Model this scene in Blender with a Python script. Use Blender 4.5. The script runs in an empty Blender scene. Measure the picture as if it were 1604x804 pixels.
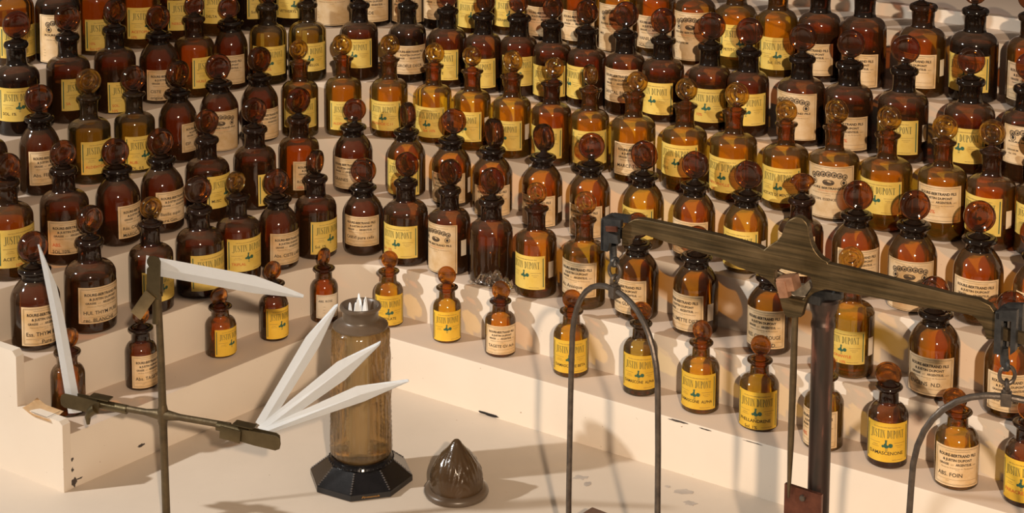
import bpy, bmesh, math, random
from mathutils import Vector, Matrix
random.seed(7)
PI = math.pi
R = math.radians
sc = bpy.context.scene
COL = sc.collection

# ------------------------------------------------------------------ camera
cam_d = bpy.data.cameras.new('camera')
cam = bpy.data.objects.new('camera', cam_d)
COL.objects.link(cam)
cam.matrix_world = Matrix.Translation((0, 0, 1)) @ Matrix.Rotation(R(90 - 7.2), 4, 'X') @ Matrix.Rotation(R(0.3), 4, 'Z')
cam_d.sensor_width = 36
cam_d.lens = 36 * 2900 / 1604
cam_d.shift_y = -652 / 1604
cam_d.clip_start = .05
sc.camera = cam

# ------------------------------------------------------------------ light
w = bpy.data.worlds.new('room')
sc.world = w
w.use_nodes = True
w.node_tree.nodes['Background'].inputs[0].default_value = (1, .82, .66, 1)
w.node_tree.nodes['Background'].inputs[1].default_value = .13

def lamp(name, loc, aim, power, col, rad, cone, blend):
    d = bpy.data.lights.new(name, 'SPOT')
    d.energy = power
    d.color = col
    d.shadow_soft_size = rad
    d.spot_size = math.radians(cone)
    d.spot_blend = blend
    o = bpy.data.objects.new(name, d)
    o.location = loc
    o.rotation_euler = (Vector(aim) - Vector(loc)).to_track_quat('-Z', 'Y').to_euler()
    COL.objects.link(o)

lamp('spotlight_left', (-2.0, 1.6, 1.46), (.25, 2.1, .1), 178, (.97, .95, .90), .030, 62, 1.0)
lamp('spotlight_front', (.32, -1.1, 1.62), (.25, 2.02, .12), 395, (1, .76, .54), .035, 42, 1.0)
sc.view_settings.view_transform = 'Standard'
sc.view_settings.look = 'None'
sc.view_settings.gamma = 1
sc.view_settings.use_curve_mapping = False
sc.view_settings.exposure = 0
cy = sc.cycles
cy.transparent_max_bounces = 40
cy.max_bounces = 8
cy.diffuse_bounces = 3
cy.glossy_bounces = 4
cy.transmission_bounces = 8
cy.caustics_reflective = False
cy.caustics_refractive = False
cy.use_denoising = True
cy.sample_clamp_indirect = 4

# ------------------------------------------------------------------ materials
def nm(name):
    m = bpy.data.materials.new(name)
    m.use_nodes = True
    nt = m.node_tree
    for n in list(nt.nodes):
        nt.nodes.remove(n)
    out = nt.nodes.new('ShaderNodeOutputMaterial')
    return m, nt, out

def N(nt, kind, **kw):
    n = nt.nodes.new('ShaderNode' + kind)
    for k, v in kw.items():
        setattr(n, k, v)
    return n

def rgb(*c):  # sRGB 0-255 -> linear
    f = lambda v: (v / 255 / 12.92) if v / 255 <= .04045 else ((v / 255 + .055) / 1.055) ** 2.4
    return tuple(f(v) for v in c) + (1,)

def noise(nt, scale, detail=4, coord='Object', rough=.6):
    tc = N(nt, 'TexCoord')
    n = N(nt, 'TexNoise')
    n.inputs['Scale'].default_value = scale
    n.inputs['Detail'].default_value = detail
    n.inputs['Roughness'].default_value = rough
    nt.links.new(tc.outputs[coord], n.inputs['Vector'])
    return n

def ramp(nt, src, stops):
    r = N(nt, 'ValToRGB')
    e = r.color_ramp.elements
    e[0].position, e[0].color = stops[0]
    e[1].position, e[1].color = stops[-1]
    for p, c in stops[1:-1]:
        x = e.new(p)
        x.color = c
    nt.links.new(src, r.inputs[0])
    return r

def solid(name, c1, c2=None, scale=60, rough=.6, metal=0, bump=0, bscale=200, coord='Object', spec=.5):
    m, nt, out = nm(name)
    p = N(nt, 'BsdfPrincipled')
    nt.links.new(p.outputs[0], out.inputs[0])
    p.inputs['Roughness'].default_value = rough
    p.inputs['Metallic'].default_value = metal
    p.inputs['Specular IOR Level'].default_value = spec
    if c2:
        n = noise(nt, scale, coord=coord)
        r = ramp(nt, n.outputs[0], [(.3, c1), (.7, c2)])
        nt.links.new(r.outputs[0], p.inputs['Base Color'])
    else:
        p.inputs['Base Color'].default_value = c1
    if bump:
        n = noise(nt, bscale, coord=coord)
        b = N(nt, 'Bump')
        b.inputs['Strength'].default_value = bump
        b.inputs['Distance'].default_value = .001
        nt.links.new(n.outputs[0], b.inputs['Height'])
        nt.links.new(b.outputs[0], p.inputs['Normal'])
    return m

def glass(name, tint, edge=1.8, dust=.25, glow=.06, glowcol=None, rough=.07, bump=.03, bscale=45, refr=0.0):
    """thin amber glass: tinted see-through wall, thicker colour at glancing angles, dust on what faces up"""
    m, nt, out = nm(name)
    L = nt.links.new
    lw = N(nt, 'LayerWeight')
    lw.inputs[0].default_value = .5
    pw = N(nt, 'Math', operation='POWER')
    L(lw.outputs['Facing'], pw.inputs[0])
    pw.inputs[1].default_value = 2.5
    mix = N(nt, 'MixRGB')
    L(pw.outputs[0], mix.inputs[0])
    mix.inputs[1].default_value = tint
    mix.inputs[2].default_value = tuple(c ** edge * .8 for c in tint[:3]) + (1,)
    tr = N(nt, 'BsdfTransparent')
    L(mix.outputs[0], tr.inputs[0])
    base = tr
    if refr:
        rf = N(nt, 'BsdfRefraction')
        rf.inputs['IOR'].default_value = 1.2
        rf.inputs['Roughness'].default_value = .05
        L(mix.outputs[0], rf.inputs[0])
        mm = N(nt, 'MixShader')
        mm.inputs[0].default_value = refr
        L(tr.outputs[0], mm.inputs[1]); L(rf.outputs[0], mm.inputs[2])
        base = mm
    gc = glowcol or tint
    tl = N(nt, 'BsdfTranslucent')
    tl.inputs[0].default_value = gc
    df = N(nt, 'BsdfDiffuse')
    df.inputs[0].default_value = gc
    ad = N(nt, 'MixShader')
    ad.inputs[0].default_value = .35
    L(tl.outputs[0], ad.inputs[1]); L(df.outputs[0], ad.inputs[2])
    m1 = N(nt, 'MixShader')
    m1.inputs[0].default_value = glow
    L(base.outputs[0], m1.inputs[1]); L(ad.outputs[0], m1.inputs[2])
    # dust
    geo = N(nt, 'NewGeometry')
    sx = N(nt, 'SeparateXYZ')
    L(geo.outputs['True Normal'], sx.inputs[0])
    up = N(nt, 'MapRange')
    up.inputs[1].default_value = .13; up.inputs[2].default_value = .95
    up.inputs[3].default_value = .03; up.inputs[4].default_value = dust
    L(sx.outputs['Z'], up.inputs[0])
    ns = noise(nt, 55, 5)
    mr = N(nt, 'MapRange')
    mr.inputs[1].default_value = .3; mr.inputs[2].default_value = .7
    mr.inputs[3].default_value = .45; mr.inputs[4].default_value = 1.15
    L(ns.outputs[0], mr.inputs[0])
    mu = N(nt, 'Math', operation='MULTIPLY')
    L(up.outputs[0], mu.inputs[0]); L(mr.outputs[0], mu.inputs[1])
    dd = N(nt, 'BsdfDiffuse')
    dd.inputs[0].default_value = rgb(150, 122, 98)
    m2 = N(nt, 'MixShader')
    L(mu.outputs[0], m2.inputs[0])
    L(m1.outputs[0], m2.inputs[1]); L(dd.outputs[0], m2.inputs[2])
    # gloss
    gl = N(nt, 'BsdfGlossy')
    gl.inputs['Roughness'].default_value = rough
    gl.inputs[0].default_value = (1, 1, 1, 1)
    nb = noise(nt, bscale, 2)
    bp = N(nt, 'Bump')
    bp.inputs['Strength'].default_value = bump * 3
    bp.inputs['Distance'].default_value = .002
    L(nb.outputs[0], bp.inputs['Height'])
    L(bp.outputs[0], gl.inputs['Normal'])
    fr = N(nt, 'Fresnel')
    fr.inputs[0].default_value = 1.52
    L(bp.outputs[0], fr.inputs['Normal'])
    m3 = N(nt, 'MixShader')
    L(fr.outputs[0], m3.inputs[0])
    L(m2.outputs[0], m3.inputs[1]); L(gl.outputs[0], m3.inputs[2])
    L(m3.outputs[0], out.inputs[0])
    return m

G = {
    'y': glass('light_amber_glass', (.96, .70, .13, 1), dust=.20, glow=.13, glowcol=(.90, .46, .02, 1)),
    'o': glass('olive_glass', (.80, .66, .24, 1), dust=.24, glow=.08, glowcol=(.50, .36, .08, 1)),
    'a': glass('amber_glass', (.89, .54, .09, 1), dust=.20, glow=.11, glowcol=(.72, .30, .015, 1)),
    'b': glass('brown_glass', (.67, .34, .11, 1), dust=.22, glow=.10, glowcol=(.42, .15, .03, 1)),
    'r': glass('red_brown_glass', (.66, .27, .08, 1), dust=.24, glow=.08, glowcol=(.42, .11, .02, 1)),
    'd': glass('dark_brown_glass', (.36, .17, .08, 1), dust=.24, glow=.05, glowcol=(.16, .06, .03, 1)),
}
GT = {  # the thick glass of necks and lips
    'y': glass('thick_light_amber_glass', (.80, .46, .09, 1), dust=.05, bump=.008, glow=.12, glowcol=(.55, .22, .02, 1)),
    'o': glass('thick_olive_glass', (.48, .34, .12, 1), dust=.05, bump=.008, glow=.10, glowcol=(.22, .13, .04, 1)),
    'a': glass('thick_amber_glass', (.56, .26, .06, 1), dust=.05, bump=.008, glow=.10, glowcol=(.30, .10, .015, 1)),
    'b': glass('thick_brown_glass', (.30, .11, .05, 1), dust=.05, bump=.008, glow=.10, glowcol=(.14, .045, .025, 1)),
    'r': glass('thick_red_brown_glass', (.36, .11, .05, 1), dust=.05, bump=.008, glow=.12, glowcol=(.2, .05, .02, 1)),
    'k': glass('thick_collar_glass', (.24, .09, .045, 1), dust=.04, bump=.008, glow=.10, glowcol=(.035, .014, .011, 1)),
    'd': glass('thick_dark_glass', (.12, .06, .04, 1), dust=.05, bump=.008, glow=.10, glowcol=(.03, .017, .013, 1)),
}
ST = {
    'ring': glass('pale_amber_stopper_glass', (.93, .70, .26, 1), edge=3.0, bump=.01, dust=.04, glow=.05, glowcol=(.75, .36, .04, 1), refr=.5),
    'small': glass('amber_stopper_glass', (.82, .48, .12, 1), edge=3, bump=.01, dust=.04, glow=.07, glowcol=(.55, .2, .03, 1), refr=.4),
    'brown': glass('brown_stopper_glass', (.62, .31, .09, 1), edge=4.0, bump=.004, dust=.015, glow=.12, glowcol=(.24, .085, .015, 1)),
    'dark': glass('dark_plug_glass', (.20, .08, .04, 1), bump=.008, dust=.05, glow=.15, glowcol=(.05, .02, .012, 1)),
}
LIQ = {
    'thin': glass('amber_liquid', (.62, .26, .07, 1), dust=0, glow=.08, glowcol=(.3, .1, .02, 1), refr=.2),
    'deep': glass('dark_brown_liquid', (.26, .09, .04, 1), dust=0, glow=.10, glowcol=(.08, .025, .012, 1)),
}
def paper(name, c1, c2, scale=45):
    m, nt, out = nm(name)
    p = N(nt, 'BsdfPrincipled')
    nt.links.new(p.outputs[0], out.inputs[0])
    p.inputs['Roughness'].default_value = .55
    n = noise(nt, scale, 5)
    r = ramp(nt, n.outputs[0], [(.35, c1), (.68, c2)])
    oi = N(nt, 'ObjectInfo')
    hsv = N(nt, 'HueSaturation')
    mr = N(nt, 'MapRange')
    mr.inputs[3].default_value = .86; mr.inputs[4].default_value = 1.08
    nt.links.new(oi.outputs['Random'], mr.inputs[0])
    nt.links.new(mr.outputs[0], hsv.inputs['Value'])
    nt.links.new(r.outputs[0], hsv.inputs['Color'])
    nt.links.new(hsv.outputs[0], p.inputs['Base Color'])
    return m
M = {
    'vivid_paper': paper('bright_yellow_label_paper', rgb(226, 178, 48), rgb(236, 194, 66)),
    'yellow_paper': paper('yellow_label_paper', rgb(222, 186, 82), rgb(236, 205, 108)),
    'cream_paper': paper('cream_label_paper', rgb(236, 208, 168), rgb(214, 176, 122)),
    'white_paper': paper('white_label_paper', rgb(232, 218, 196), rgb(220, 198, 168)),
    'ink': solid('black_ink', rgb(38, 30, 24)),
    'grey_ink': solid('faded_ink', rgb(110, 88, 62)),
    'green_ink': solid('green_ink', rgb(48, 92, 72)),
    'red_ink': solid('red_ink', rgb(205, 92, 45)),
    'dark_green_ink': solid('dark_green_ink', rgb(86, 92, 56)),
    'steel': solid('dark_iron', rgb(84, 77, 72), rgb(118, 108, 98), 90, .42, .75, .25, 260),
    'black_iron': solid('black_iron', rgb(46, 48, 50), rgb(80, 80, 80), 70, .45, .6, .3, 200),
    'brass': solid('tarnished_brass', rgb(92, 80, 58), rgb(118, 104, 76), 30, .38, .85, .2, 300),
    'brass_bright': solid('worn_brass', rgb(150, 128, 92), rgb(178, 156, 118), 60, .32, .9, .2, 300),
    'bronze': solid('old_bronze', rgb(82, 70, 52), rgb(112, 96, 70), 60, .5, .7, .4, 250),
    'pale_copper': solid('worn_copper', rgb(150, 108, 82), rgb(186, 140, 110), 80, .45, .5, .3, 200),
    'copper': solid('copper', rgb(96, 62, 52), rgb(134, 86, 68), 60, .38, .8, .2, 300),
    'strip': solid('white_blotter_paper', (.90, .95, 1.0, 1), rough=.7),
    'black_glass': solid('black_moulded_glass', rgb(16, 15, 17), rgb(26, 24, 26), 80, .22, 0, .1, 100, spec=.6),
    'ridge': solid('worn_grey_glass_ridge', rgb(60, 57, 57), rgb(105, 100, 98), 300, .45),
    'gold': solid('gold_lettering', rgb(205, 150, 70), rough=.4, metal=.5),
    'wood': solid('dark_mahogany', rgb(70, 40, 30), rgb(100, 62, 46), 40, .4, 0, .1, 150),
    'gap': solid('bare_gap', rgb(22, 15, 12)),
}
def brushed():
    m, nt, out = nm('dark_brushed_brass_beam')
    L = nt.links.new
    p = N(nt, 'BsdfPrincipled')
    L(p.outputs[0], out.inputs[0])
    tc = N(nt, 'TexCoord'); mp = N(nt, 'Mapping')
    mp.inputs['Scale'].default_value = (12, 300, 420)
    L(tc.outputs['Object'], mp.inputs[0])
    n = N(nt, 'TexNoise'); n.inputs['Scale'].default_value = 1; n.inputs['Detail'].default_value = 6
    L(mp.outputs[0], n.inputs['Vector'])
    n2 = noise(nt, 22, 4)
    mx = N(nt, 'MixRGB', blend_type='MULTIPLY'); mx.inputs[0].default_value = 1
    r1 = ramp(nt, n.outputs[0], [(.3, rgb(80, 70, 50)), (.7, rgb(142, 120, 86))])
    r2 = ramp(nt, n2.outputs[0], [(.3, rgb(190, 185, 170)), (.7, (1, 1, 1, 1))])
    L(r1.outputs[0], mx.inputs[1]); L(r2.outputs[0], mx.inputs[2])
    L(mx.outputs[0], p.inputs['Base Color'])
    p.inputs['Metallic'].default_value = .75
    p.inputs['Roughness'].default_value = .42
    b = N(nt, 'Bump'); b.inputs['Strength'].default_value = .3; b.inputs['Distance'].default_value = .0006
    L(n.outputs[0], b.inputs['Height']); L(b.outputs[0], p.inputs['Normal'])
    return m
M['beam'] = brushed()
def column_mat():
    m, nt, out = nm('dark_copper_column')
    L = nt.links.new
    p = N(nt, 'BsdfPrincipled'); L(p.outputs[0], out.inputs[0])
    tc = N(nt, 'TexCoord'); mp = N(nt, 'Mapping'); mp.inputs['Scale'].default_value = (70, 70, 14)
    L(tc.outputs['Object'], mp.inputs[0])
    n = N(nt, 'TexNoise'); n.inputs['Scale'].default_value = 1; n.inputs['Detail'].default_value = 6
    L(mp.outputs[0], n.inputs['Vector'])
    r = ramp(nt, n.outputs[0], [(.35, rgb(70, 64, 60)), (.58, rgb(92, 76, 70)), (.68, rgb(170, 118, 102))])
    L(r.outputs[0], p.inputs['Base Color'])
    p.inputs['Metallic'].default_value = .75; p.inputs['Roughness'].default_value = .4
    return m
M['column'] = column_mat()
def paint(name, c1, c2, chip):
    m, nt, out = nm(name)
    L = nt.links.new
    p = N(nt, 'BsdfPrincipled'); L(p.outputs[0], out.inputs[0])
    p.inputs['Roughness'].default_value = .5
    p.inputs['Specular IOR Level'].default_value = .3
    n = noise(nt, 5, 6)
    r = ramp(nt, n.outputs[0], [(.3, c1), (.7, c2)])
    s = noise(nt, 150, 3)
    rs = ramp(nt, s.outputs[0], [(.735, (0, 0, 0, 1)), (.755, (1, 1, 1, 1))])
    mx = N(nt, 'MixRGB'); L(rs.outputs[0], mx.inputs[0]); L(r.outputs[0], mx.inputs[1])
    mx.inputs[2].default_value = chip
    L(mx.outputs[0], p.inputs['Base Color'])
    g = noise(nt, 90, 4)
    b = N(nt, 'Bump'); b.inputs['Strength'].default_value = .12; b.inputs['Distance'].default_value = .001
    L(g.outputs[0], b.inputs['Height']); L(b.outputs[0], p.inputs['Normal'])
    return m
M['step'] = paint('cream_painted_wood', rgb(224, 210, 193), rgb(231, 219, 203), rgb(170, 145, 120))
M['tread'] = paint('darker_tread_paint', rgb(200, 180, 162), rgb(211, 192, 174), rgb(150, 130, 112))  # treads painted a darker, browner tone than the risers
M['table'] = paint('cream_painted_tabletop', rgb(206, 192, 176), rgb(216, 202, 186), rgb(165, 140, 118))
M['chip'] = solid('bare_grey_patch', rgb(168, 158, 150), rgb(190, 180, 170), 80)
M['scuff'] = solid('dark_scuff', rgb(52, 46, 44), rgb(90, 80, 74), 300)
M['wall'] = solid('grey_wall_paint', rgb(188, 178, 182), rgb(198, 188, 190), 3, .8)
M['vase'] = glass('smoked_brown_moulded_glass', (.82, .64, .38, 1), edge=3.2, dust=.02, glow=.20, glowcol=(.50, .34, .16, 1), rough=.13, bump=.04, bscale=60, refr=.5)
M['frost'] = glass('frosted_smoked_glass', (.34, .24, .15, 1), dust=.12, glow=.70, glowcol=(.33, .25, .175, 1), rough=.35)
M['cone'] = glass('moulded_smoked_glass', (.34, .22, .10, 1), dust=.02, glow=.50, glowcol=(.24, .15, .07, 1), rough=.22, bump=.10, bscale=160)
M['film'] = glass('clear_plastic_film', (.97, .93, .86, 1), edge=1.5, dust=.03, glow=.05, glowcol=(.8, .7, .55, 1), rough=.12, bump=.5, bscale=90)

# ------------------------------------------------------------------ helpers
def tag(o, label=None, cat=None, group=None, kind=None):
    if label: o['label'] = label
    if cat: o['category'] = cat
    if group: o['group'] = group
    if kind: o['kind'] = kind
    return o

def empty(name, loc, rz=0):
    o = bpy.data.objects.new(name, None)
    o.empty_display_size = .02
    o.location = loc
    o.rotation_euler = (0, 0, rz)
    COL.objects.link(o)
    return o

def link_mesh(name, verts, faces, mats, parent=None, mi=None, smooth=True, sharp=None):
    me = bpy.data.meshes.new(name)
    me.from_pydata([tuple(v) for v in verts], [], faces)
    for m in (mats if isinstance(mats, (list, tuple)) else [mats]):
        me.materials.append(m)
    if mi:
        me.polygons.foreach_set('material_index', mi)
    if smooth:
        me.polygons.foreach_set('use_smooth', [True] * len(me.polygons))
        if sharp:
            me.set_sharp_from_angle(angle=R(sharp))
    me.update()
    o = bpy.data.objects.new(name, me)
    if parent: o.parent = parent
    COL.objects.link(o)
    return o

class MB:
    def __init__(s): s.v = []; s.f = []; s.m = []
    def add(s, v, f, m=0):
        b = len(s.v)
        s.v += [tuple(p) for p in v]
        s.f += [tuple(i + b for i in q) for q in f]
        s.m += [m] * len(f)
    def build(s, name, mats, parent=None, smooth=True, sharp=35):
        return link_mesh(name, s.v, s.f, mats, parent, s.m, smooth, sharp)
    def box(s, c, d, m=0, rot=None, bev=0):
        bm = bmesh.new()
        bmesh.ops.create_cube(bm, size=1)
        for v in bm.verts: v.co = Vector((v.co.x * d[0], v.co.y * d[1], v.co.z * d[2]))
        if bev: bmesh.ops.bevel(bm, geom=bm.edges[:], offset=bev, segments=2, affect='EDGES', profile=.6)
        s.bm(bm, c, rot, m)
    def bm(s, bm, c=(0, 0, 0), rot=None, m=0):
        T = Matrix.Translation(c) @ (rot.to_4x4() if rot is not None else Matrix.Identity(4))
        bm.verts.index_update()
        s.add([T @ v.co for v in bm.verts], [[v.index for v in f.verts] for f in bm.faces], m)
        bm.free()
    def lathe(s, prof, n=40, m=0, T=None, mfun=None):
        """prof: list of (r,z) bottom to top; capped when r==0"""
        T = T or Matrix.Identity(4)
        v = []; f = []; ms = []
        for (r, z) in prof:
            for k in range(n):
                a = 2 * PI * k / n
                v.append(T @ Vector((r * math.cos(a), r * math.sin(a), z)))
        for i in range(len(prof) - 1):
            for k in range(n):
                k2 = (k + 1) % n
                f.append((i * n + k, i * n + k2, (i + 1) * n + k2, (i + 1) * n + k))
                ms.append(mfun(i) if mfun else m)
        b = len(s.v)
        s.v += [tuple(p) for p in v]
        s.f += [tuple(i + b for i in q) for q in f]
        s.m += ms
    def tube(s, pts, rad, n=10, m=0, cap=True):
        pts = [Vector(p) for p in pts]
        rads = rad if isinstance(rad, (list, tuple)) else [rad] * len(pts)
        v = []; f = []
        up = None
        for i, p in enumerate(pts):
            t = (pts[min(i + 1, len(pts) - 1)] - pts[max(i - 1, 0)]).normalized()
            if up is None:
                up = Vector((0, 0, 1)) if abs(t.z) < .9 else Vector((1, 0, 0))
            x = t.cross(up)
            if x.length < 1e-5: x = t.cross(Vector((0, 1, 0)))
            x.normalize()
            y = x.cross(t).normalized()
            up = y
            for k in range(n):
                a = 2 * PI * k / n
                v.append(p + (x * math.cos(a) + y * math.sin(a)) * rads[i])
        for i in range(len(pts) - 1):
            for k in range(n):
                k2 = (k + 1) % n
                f.append((i * n + k, (i + 1) * n + k, (i + 1) * n + k2, i * n + k2))
        if cap:
            f.append(tuple(range(n)))
            f.append(tuple((len(pts) - 1) * n + k for k in reversed(range(n))))
        s.add(v, f, m)
    def torus(s, c, R1, r, axis='Y', n=28, k=10, m=0, rot=None, stretch=1.0):
        v = []; f = []
        for i in range(n):
            a = 2 * PI * i / n
            for j in range(k):
                b = 2 * PI * j / k
                q = Vector(((R1 + r * math.cos(b)) * math.cos(a), r * math.sin(b), (R1 + r * math.cos(b)) * math.sin(a) * stretch))
                if rot is not None: q = rot @ q
                v.append(q + Vector(c))
        for i in range(n):
            for j in range(k):
                f.append((i * k + j, i * k + (j + 1) % k, ((i + 1) % n) * k + (j + 1) % k, ((i + 1) % n) * k + j))
        s.add(v, f, m)
    def prism(s, poly, t0, t1, fn, m=0, hole=None):
        """poly in (u,w); fn(u,w,t)->Vector; extruded from t0 to t1"""
        bm = bmesh.new()
        def loop(P, t): return [bm.verts.new(fn(u, w_, t)) for u, w_ in P]
        loops = []
        for P in ([poly] + ([hole] if hole else [])):
            a = loop(P, t0); b = loop(P, t1)
            loops.append((a, b))
            for i in range(len(P)):
                j = (i + 1) % len(P)
                bm.faces.new((a[i], a[j], b[j], b[i]))
        for side in (0, 1):
            es = []
            for lp in loops:
                L_ = lp[side]
                for i in range(len(L_)):
                    e = bm.edges.get((L_[i], L_[(i + 1) % len(L_)]))
                    es.append(e)
            bmesh.ops.triangle_fill(bm, use_beauty=True, edges=es)
        bmesh.ops.recalc_face_normals(bm, faces=bm.faces[:])
        s.bm(bm, m=m)

# ------------------------------------------------------------------ lettering (flat, height 1, later bent round the glass)
FT = {}
def font_mesh(txt, bold=0.0, shear=0.0):
    k = (txt, bold, shear)
    if k in FT: return FT[k]
    cu = bpy.data.curves.new('t', 'FONT')
    cu.body = txt
    cu.resolution_u = 2
    cu.offset = bold
    cu.shear = shear
    o = bpy.data.objects.new('t', cu)
    COL.objects.link(o)
    dg = bpy.context.evaluated_depsgraph_get()
    me = bpy.data.meshes.new_from_object(o.evaluated_get(dg))
    v = [(p.co.x, p.co.y) for p in me.vertices]
    f = [tuple(p.vertices) for p in me.polygons]
    bpy.data.objects.remove(o)
    bpy.data.curves.remove(cu)
    bpy.data.meshes.remove(me)
    if v:
        x0 = min(p[0] for p in v); x1 = max(p[0] for p in v)
        v = [((p[0] - x0), p[1]) for p in v]
        FT[k] = (v, f, x1 - x0)
    else:
        FT[k] = ([], [], 1)
    return FT[k]

def _arc(cx, cy, rx, ry, tx, ty, a0, a1, n=12):
    o = []
    for i in range(n):
        p = R(a0 + (a1 - a0) * i / n); q = R(a0 + (a1 - a0) * (i + 1) / n)
        o.append([(cx + rx * math.cos(p), cy + ry * math.sin(p)), (cx + rx * math.cos(q), cy + ry * math.sin(q)),
                  (cx + (rx - tx) * math.cos(q), cy + (ry - ty) * math.sin(q)), (cx + (rx - tx) * math.cos(p), cy + (ry - ty) * math.sin(p))])
    return o
def _r(x0, y0, x1, y1): return [(x0, y0), (x1, y0), (x1, y1), (x0, y1)]
def _stroke(pts, ws):
    o = []
    for i in range(len(pts) - 1):
        (x0, y0), (x1, y1) = pts[i], pts[i + 1]
        d = math.hypot(x1 - x0, y1 - y0) or 1
        nx, ny = -(y1 - y0) / d, (x1 - x0) / d
        a, b = ws[i] / 2, ws[i + 1] / 2
        o.append([(x0 - nx * a, y0 - ny * a), (x1 - nx * b, y1 - ny * b), (x1 + nx * b, y1 + ny * b), (x0 + nx * a, y0 + ny * a)])
    return o
SER = {  # tall condensed serif capitals
    'I': (.30, [_r(.09, 0, .21, 1), _r(.02, 0, .28, .035), _r(.02, .965, .28, 1)]),
    'J': (.34, [_r(.16, .0, .28, 1), _r(.09, .965, .35, 1)] + _arc(.08, 0, .20, .14, .12, .035, 0, -170)),
    'U': (.46, [_r(.06, .2, .17, 1), _r(.36, .2, .395, 1), _r(0, .965, .23, 1), _r(.30, .965, .46, 1)] + _arc(.2275, .2, .1675, .2, .07, .04, 180, 360)),
    'S': (.40, _stroke([(.34, .78), (.30, .93), (.2, .98), (.09, .9), (.07, .77), (.12, .62), (.27, .44), (.34, .3), (.32, .12), (.2, .02), (.09, .07), (.05, .24)],
                       [.03, .04, .05, .08, .11, .13, .13, .11, .08, .05, .04, .03])),
    'T': (.44, [_r(.16, 0, .28, 1), _r(.09, 0, .35, .035), _r(.01, .96, .43, 1), _r(.01, .84, .035, 1), _r(.405, .84, .43, 1)]),
    'N': (.50, [_r(.06, 0, .095, 1), _r(.385, 0, .42, 1), [(.03, 1), (.36, 0), (.42, 0), (.16, 1)], _r(0, .965, .14, 1), _r(0, 0, .155, .035), _r(.32, .965, .49, 1)]),
    'D': (.48, [_r(.07, 0, .18, 1), _r(0, .965, .2, 1), _r(0, 0, .2, .035)] + _arc(.17, .5, .26, .5, .12, .04, -90, 90)),
    'P': (.42, [_r(.07, 0, .18, 1), _r(0, 0, .26, .035), _r(0, .965, .2, 1)] + _arc(.17, .74, .22, .26, .11, .035, -90, 90)),
    'O': (.48, _arc(.235, .5, .205, .51, .11, .04, 0, 360, 20)),
    ' ': (.24, []),
}
def serif_text(txt):
    v = []; f = []; x = 0
    for ch in txt:
        w_, polys = SER[ch]
        for p in polys:
            a = sum(p[i][0] * p[(i + 1) % len(p)][1] - p[(i + 1) % len(p)][0] * p[i][1] for i in range(len(p)))
            if a < 0: p = p[::-1]
            b = len(v)
            v += [(x + q[0], q[1]) for q in p]
            f.append(tuple(range(b, b + len(p))))
        x += w_ + .045
    return v, f, x
class Flat:
    """marks laid out on a flat label (metres, centre origin) then wrapped on a cylinder"""
    def __init__(s): s.v = []; s.f = []; s.m = []; s.l = []
    def add(s, v, f, m, lift=.00035):
        b = len(s.v)
        s.v += v; s.l += [lift] * len(v)
        s.f += [tuple(i + b for i in q) for q in f]
        s.m += [m] * len(f)
    def rect(s, x0, y0, x1, y1, m, lift=.00035, nx=None):
        nx = nx or max(1, int(abs(x1 - x0) / .0025))
        v = []; f = []
        for i in range(nx + 1):
            x = x0 + (x1 - x0) * i / nx
            v += [(x, y0), (x, y1)]
        for i in range(nx):
            f.append((2 * i, 2 * i + 2, 2 * i + 3, 2 * i + 1))
        s.add(v, f, m, lift)
    def put(s, tm, x, y, h, width=None, maxw=None, align='c', m=1):
        v, f, tw = tm
        if not v: return
        sx = h if width is None else width / tw
        if maxw and tw * sx > maxw: sx = maxw / tw
        W_ = tw * sx
        ox = x - W_ / 2 if align == 'c' else x
        s.add([(ox + p[0] * sx, y + p[1] * h) for p in v], f, m)
    def disc(s, cx, cy, rx, ry, m, n=14, ring=0, lift=.00035):
        if ring:
            v = []; f = []
            for i in range(n):
                a = 2 * PI * i / n
                v += [(cx + rx * math.cos(a), cy + ry * math.sin(a)), (cx + (rx - ring) * math.cos(a), cy + (ry - ring) * math.sin(a))]
            for i in range(n):
                j = (i + 1) % n
                f.append((2 * i, 2 * j, 2 * j + 1, 2 * i + 1))
            s.add(v, f, m, lift)
        else:
            s.add([(cx + rx * math.cos(2 * PI * i / n), cy + ry * math.sin(2 * PI * i / n)) for i in range(n)], [tuple(range(n))], m, lift)
    def wrap(s, name, r, ang, zc, mats, parent, tilt=0):
        vv = []
        ct, st = math.cos(tilt), math.sin(tilt)
        for (x, y), l in zip(s.v, s.l):
            x, y = x * ct - y * st, x * st + y * ct
            a = R(ang) + x / r
            vv.append(((r + l) * math.cos(a), (r + l) * math.sin(a), zc + y))
        return link_mesh(name, vv, s.f, mats, parent, s.m, True)
# material slots: 0 paper 1 black 2 faded 3 green 4 red 5 dark green
def typed(F, txt, w_, h, top, size, mcol=1):
    for i, line in enumerate(txt.split('/')):
        red = line.startswith('~')
        line = line.lstrip('~')
        n = len(line) - len(line.lstrip(' '))
        line = line.strip()
        if not line: continue
        tm = font_mesh(line, .012)
        x = -w_ * .40 + n * size * .45
        F.put(tm, x, top - i * size * 1.45, size, maxw=w_ * .80 - n * size * .45, align='l', m=4 if red else mcol)

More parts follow.
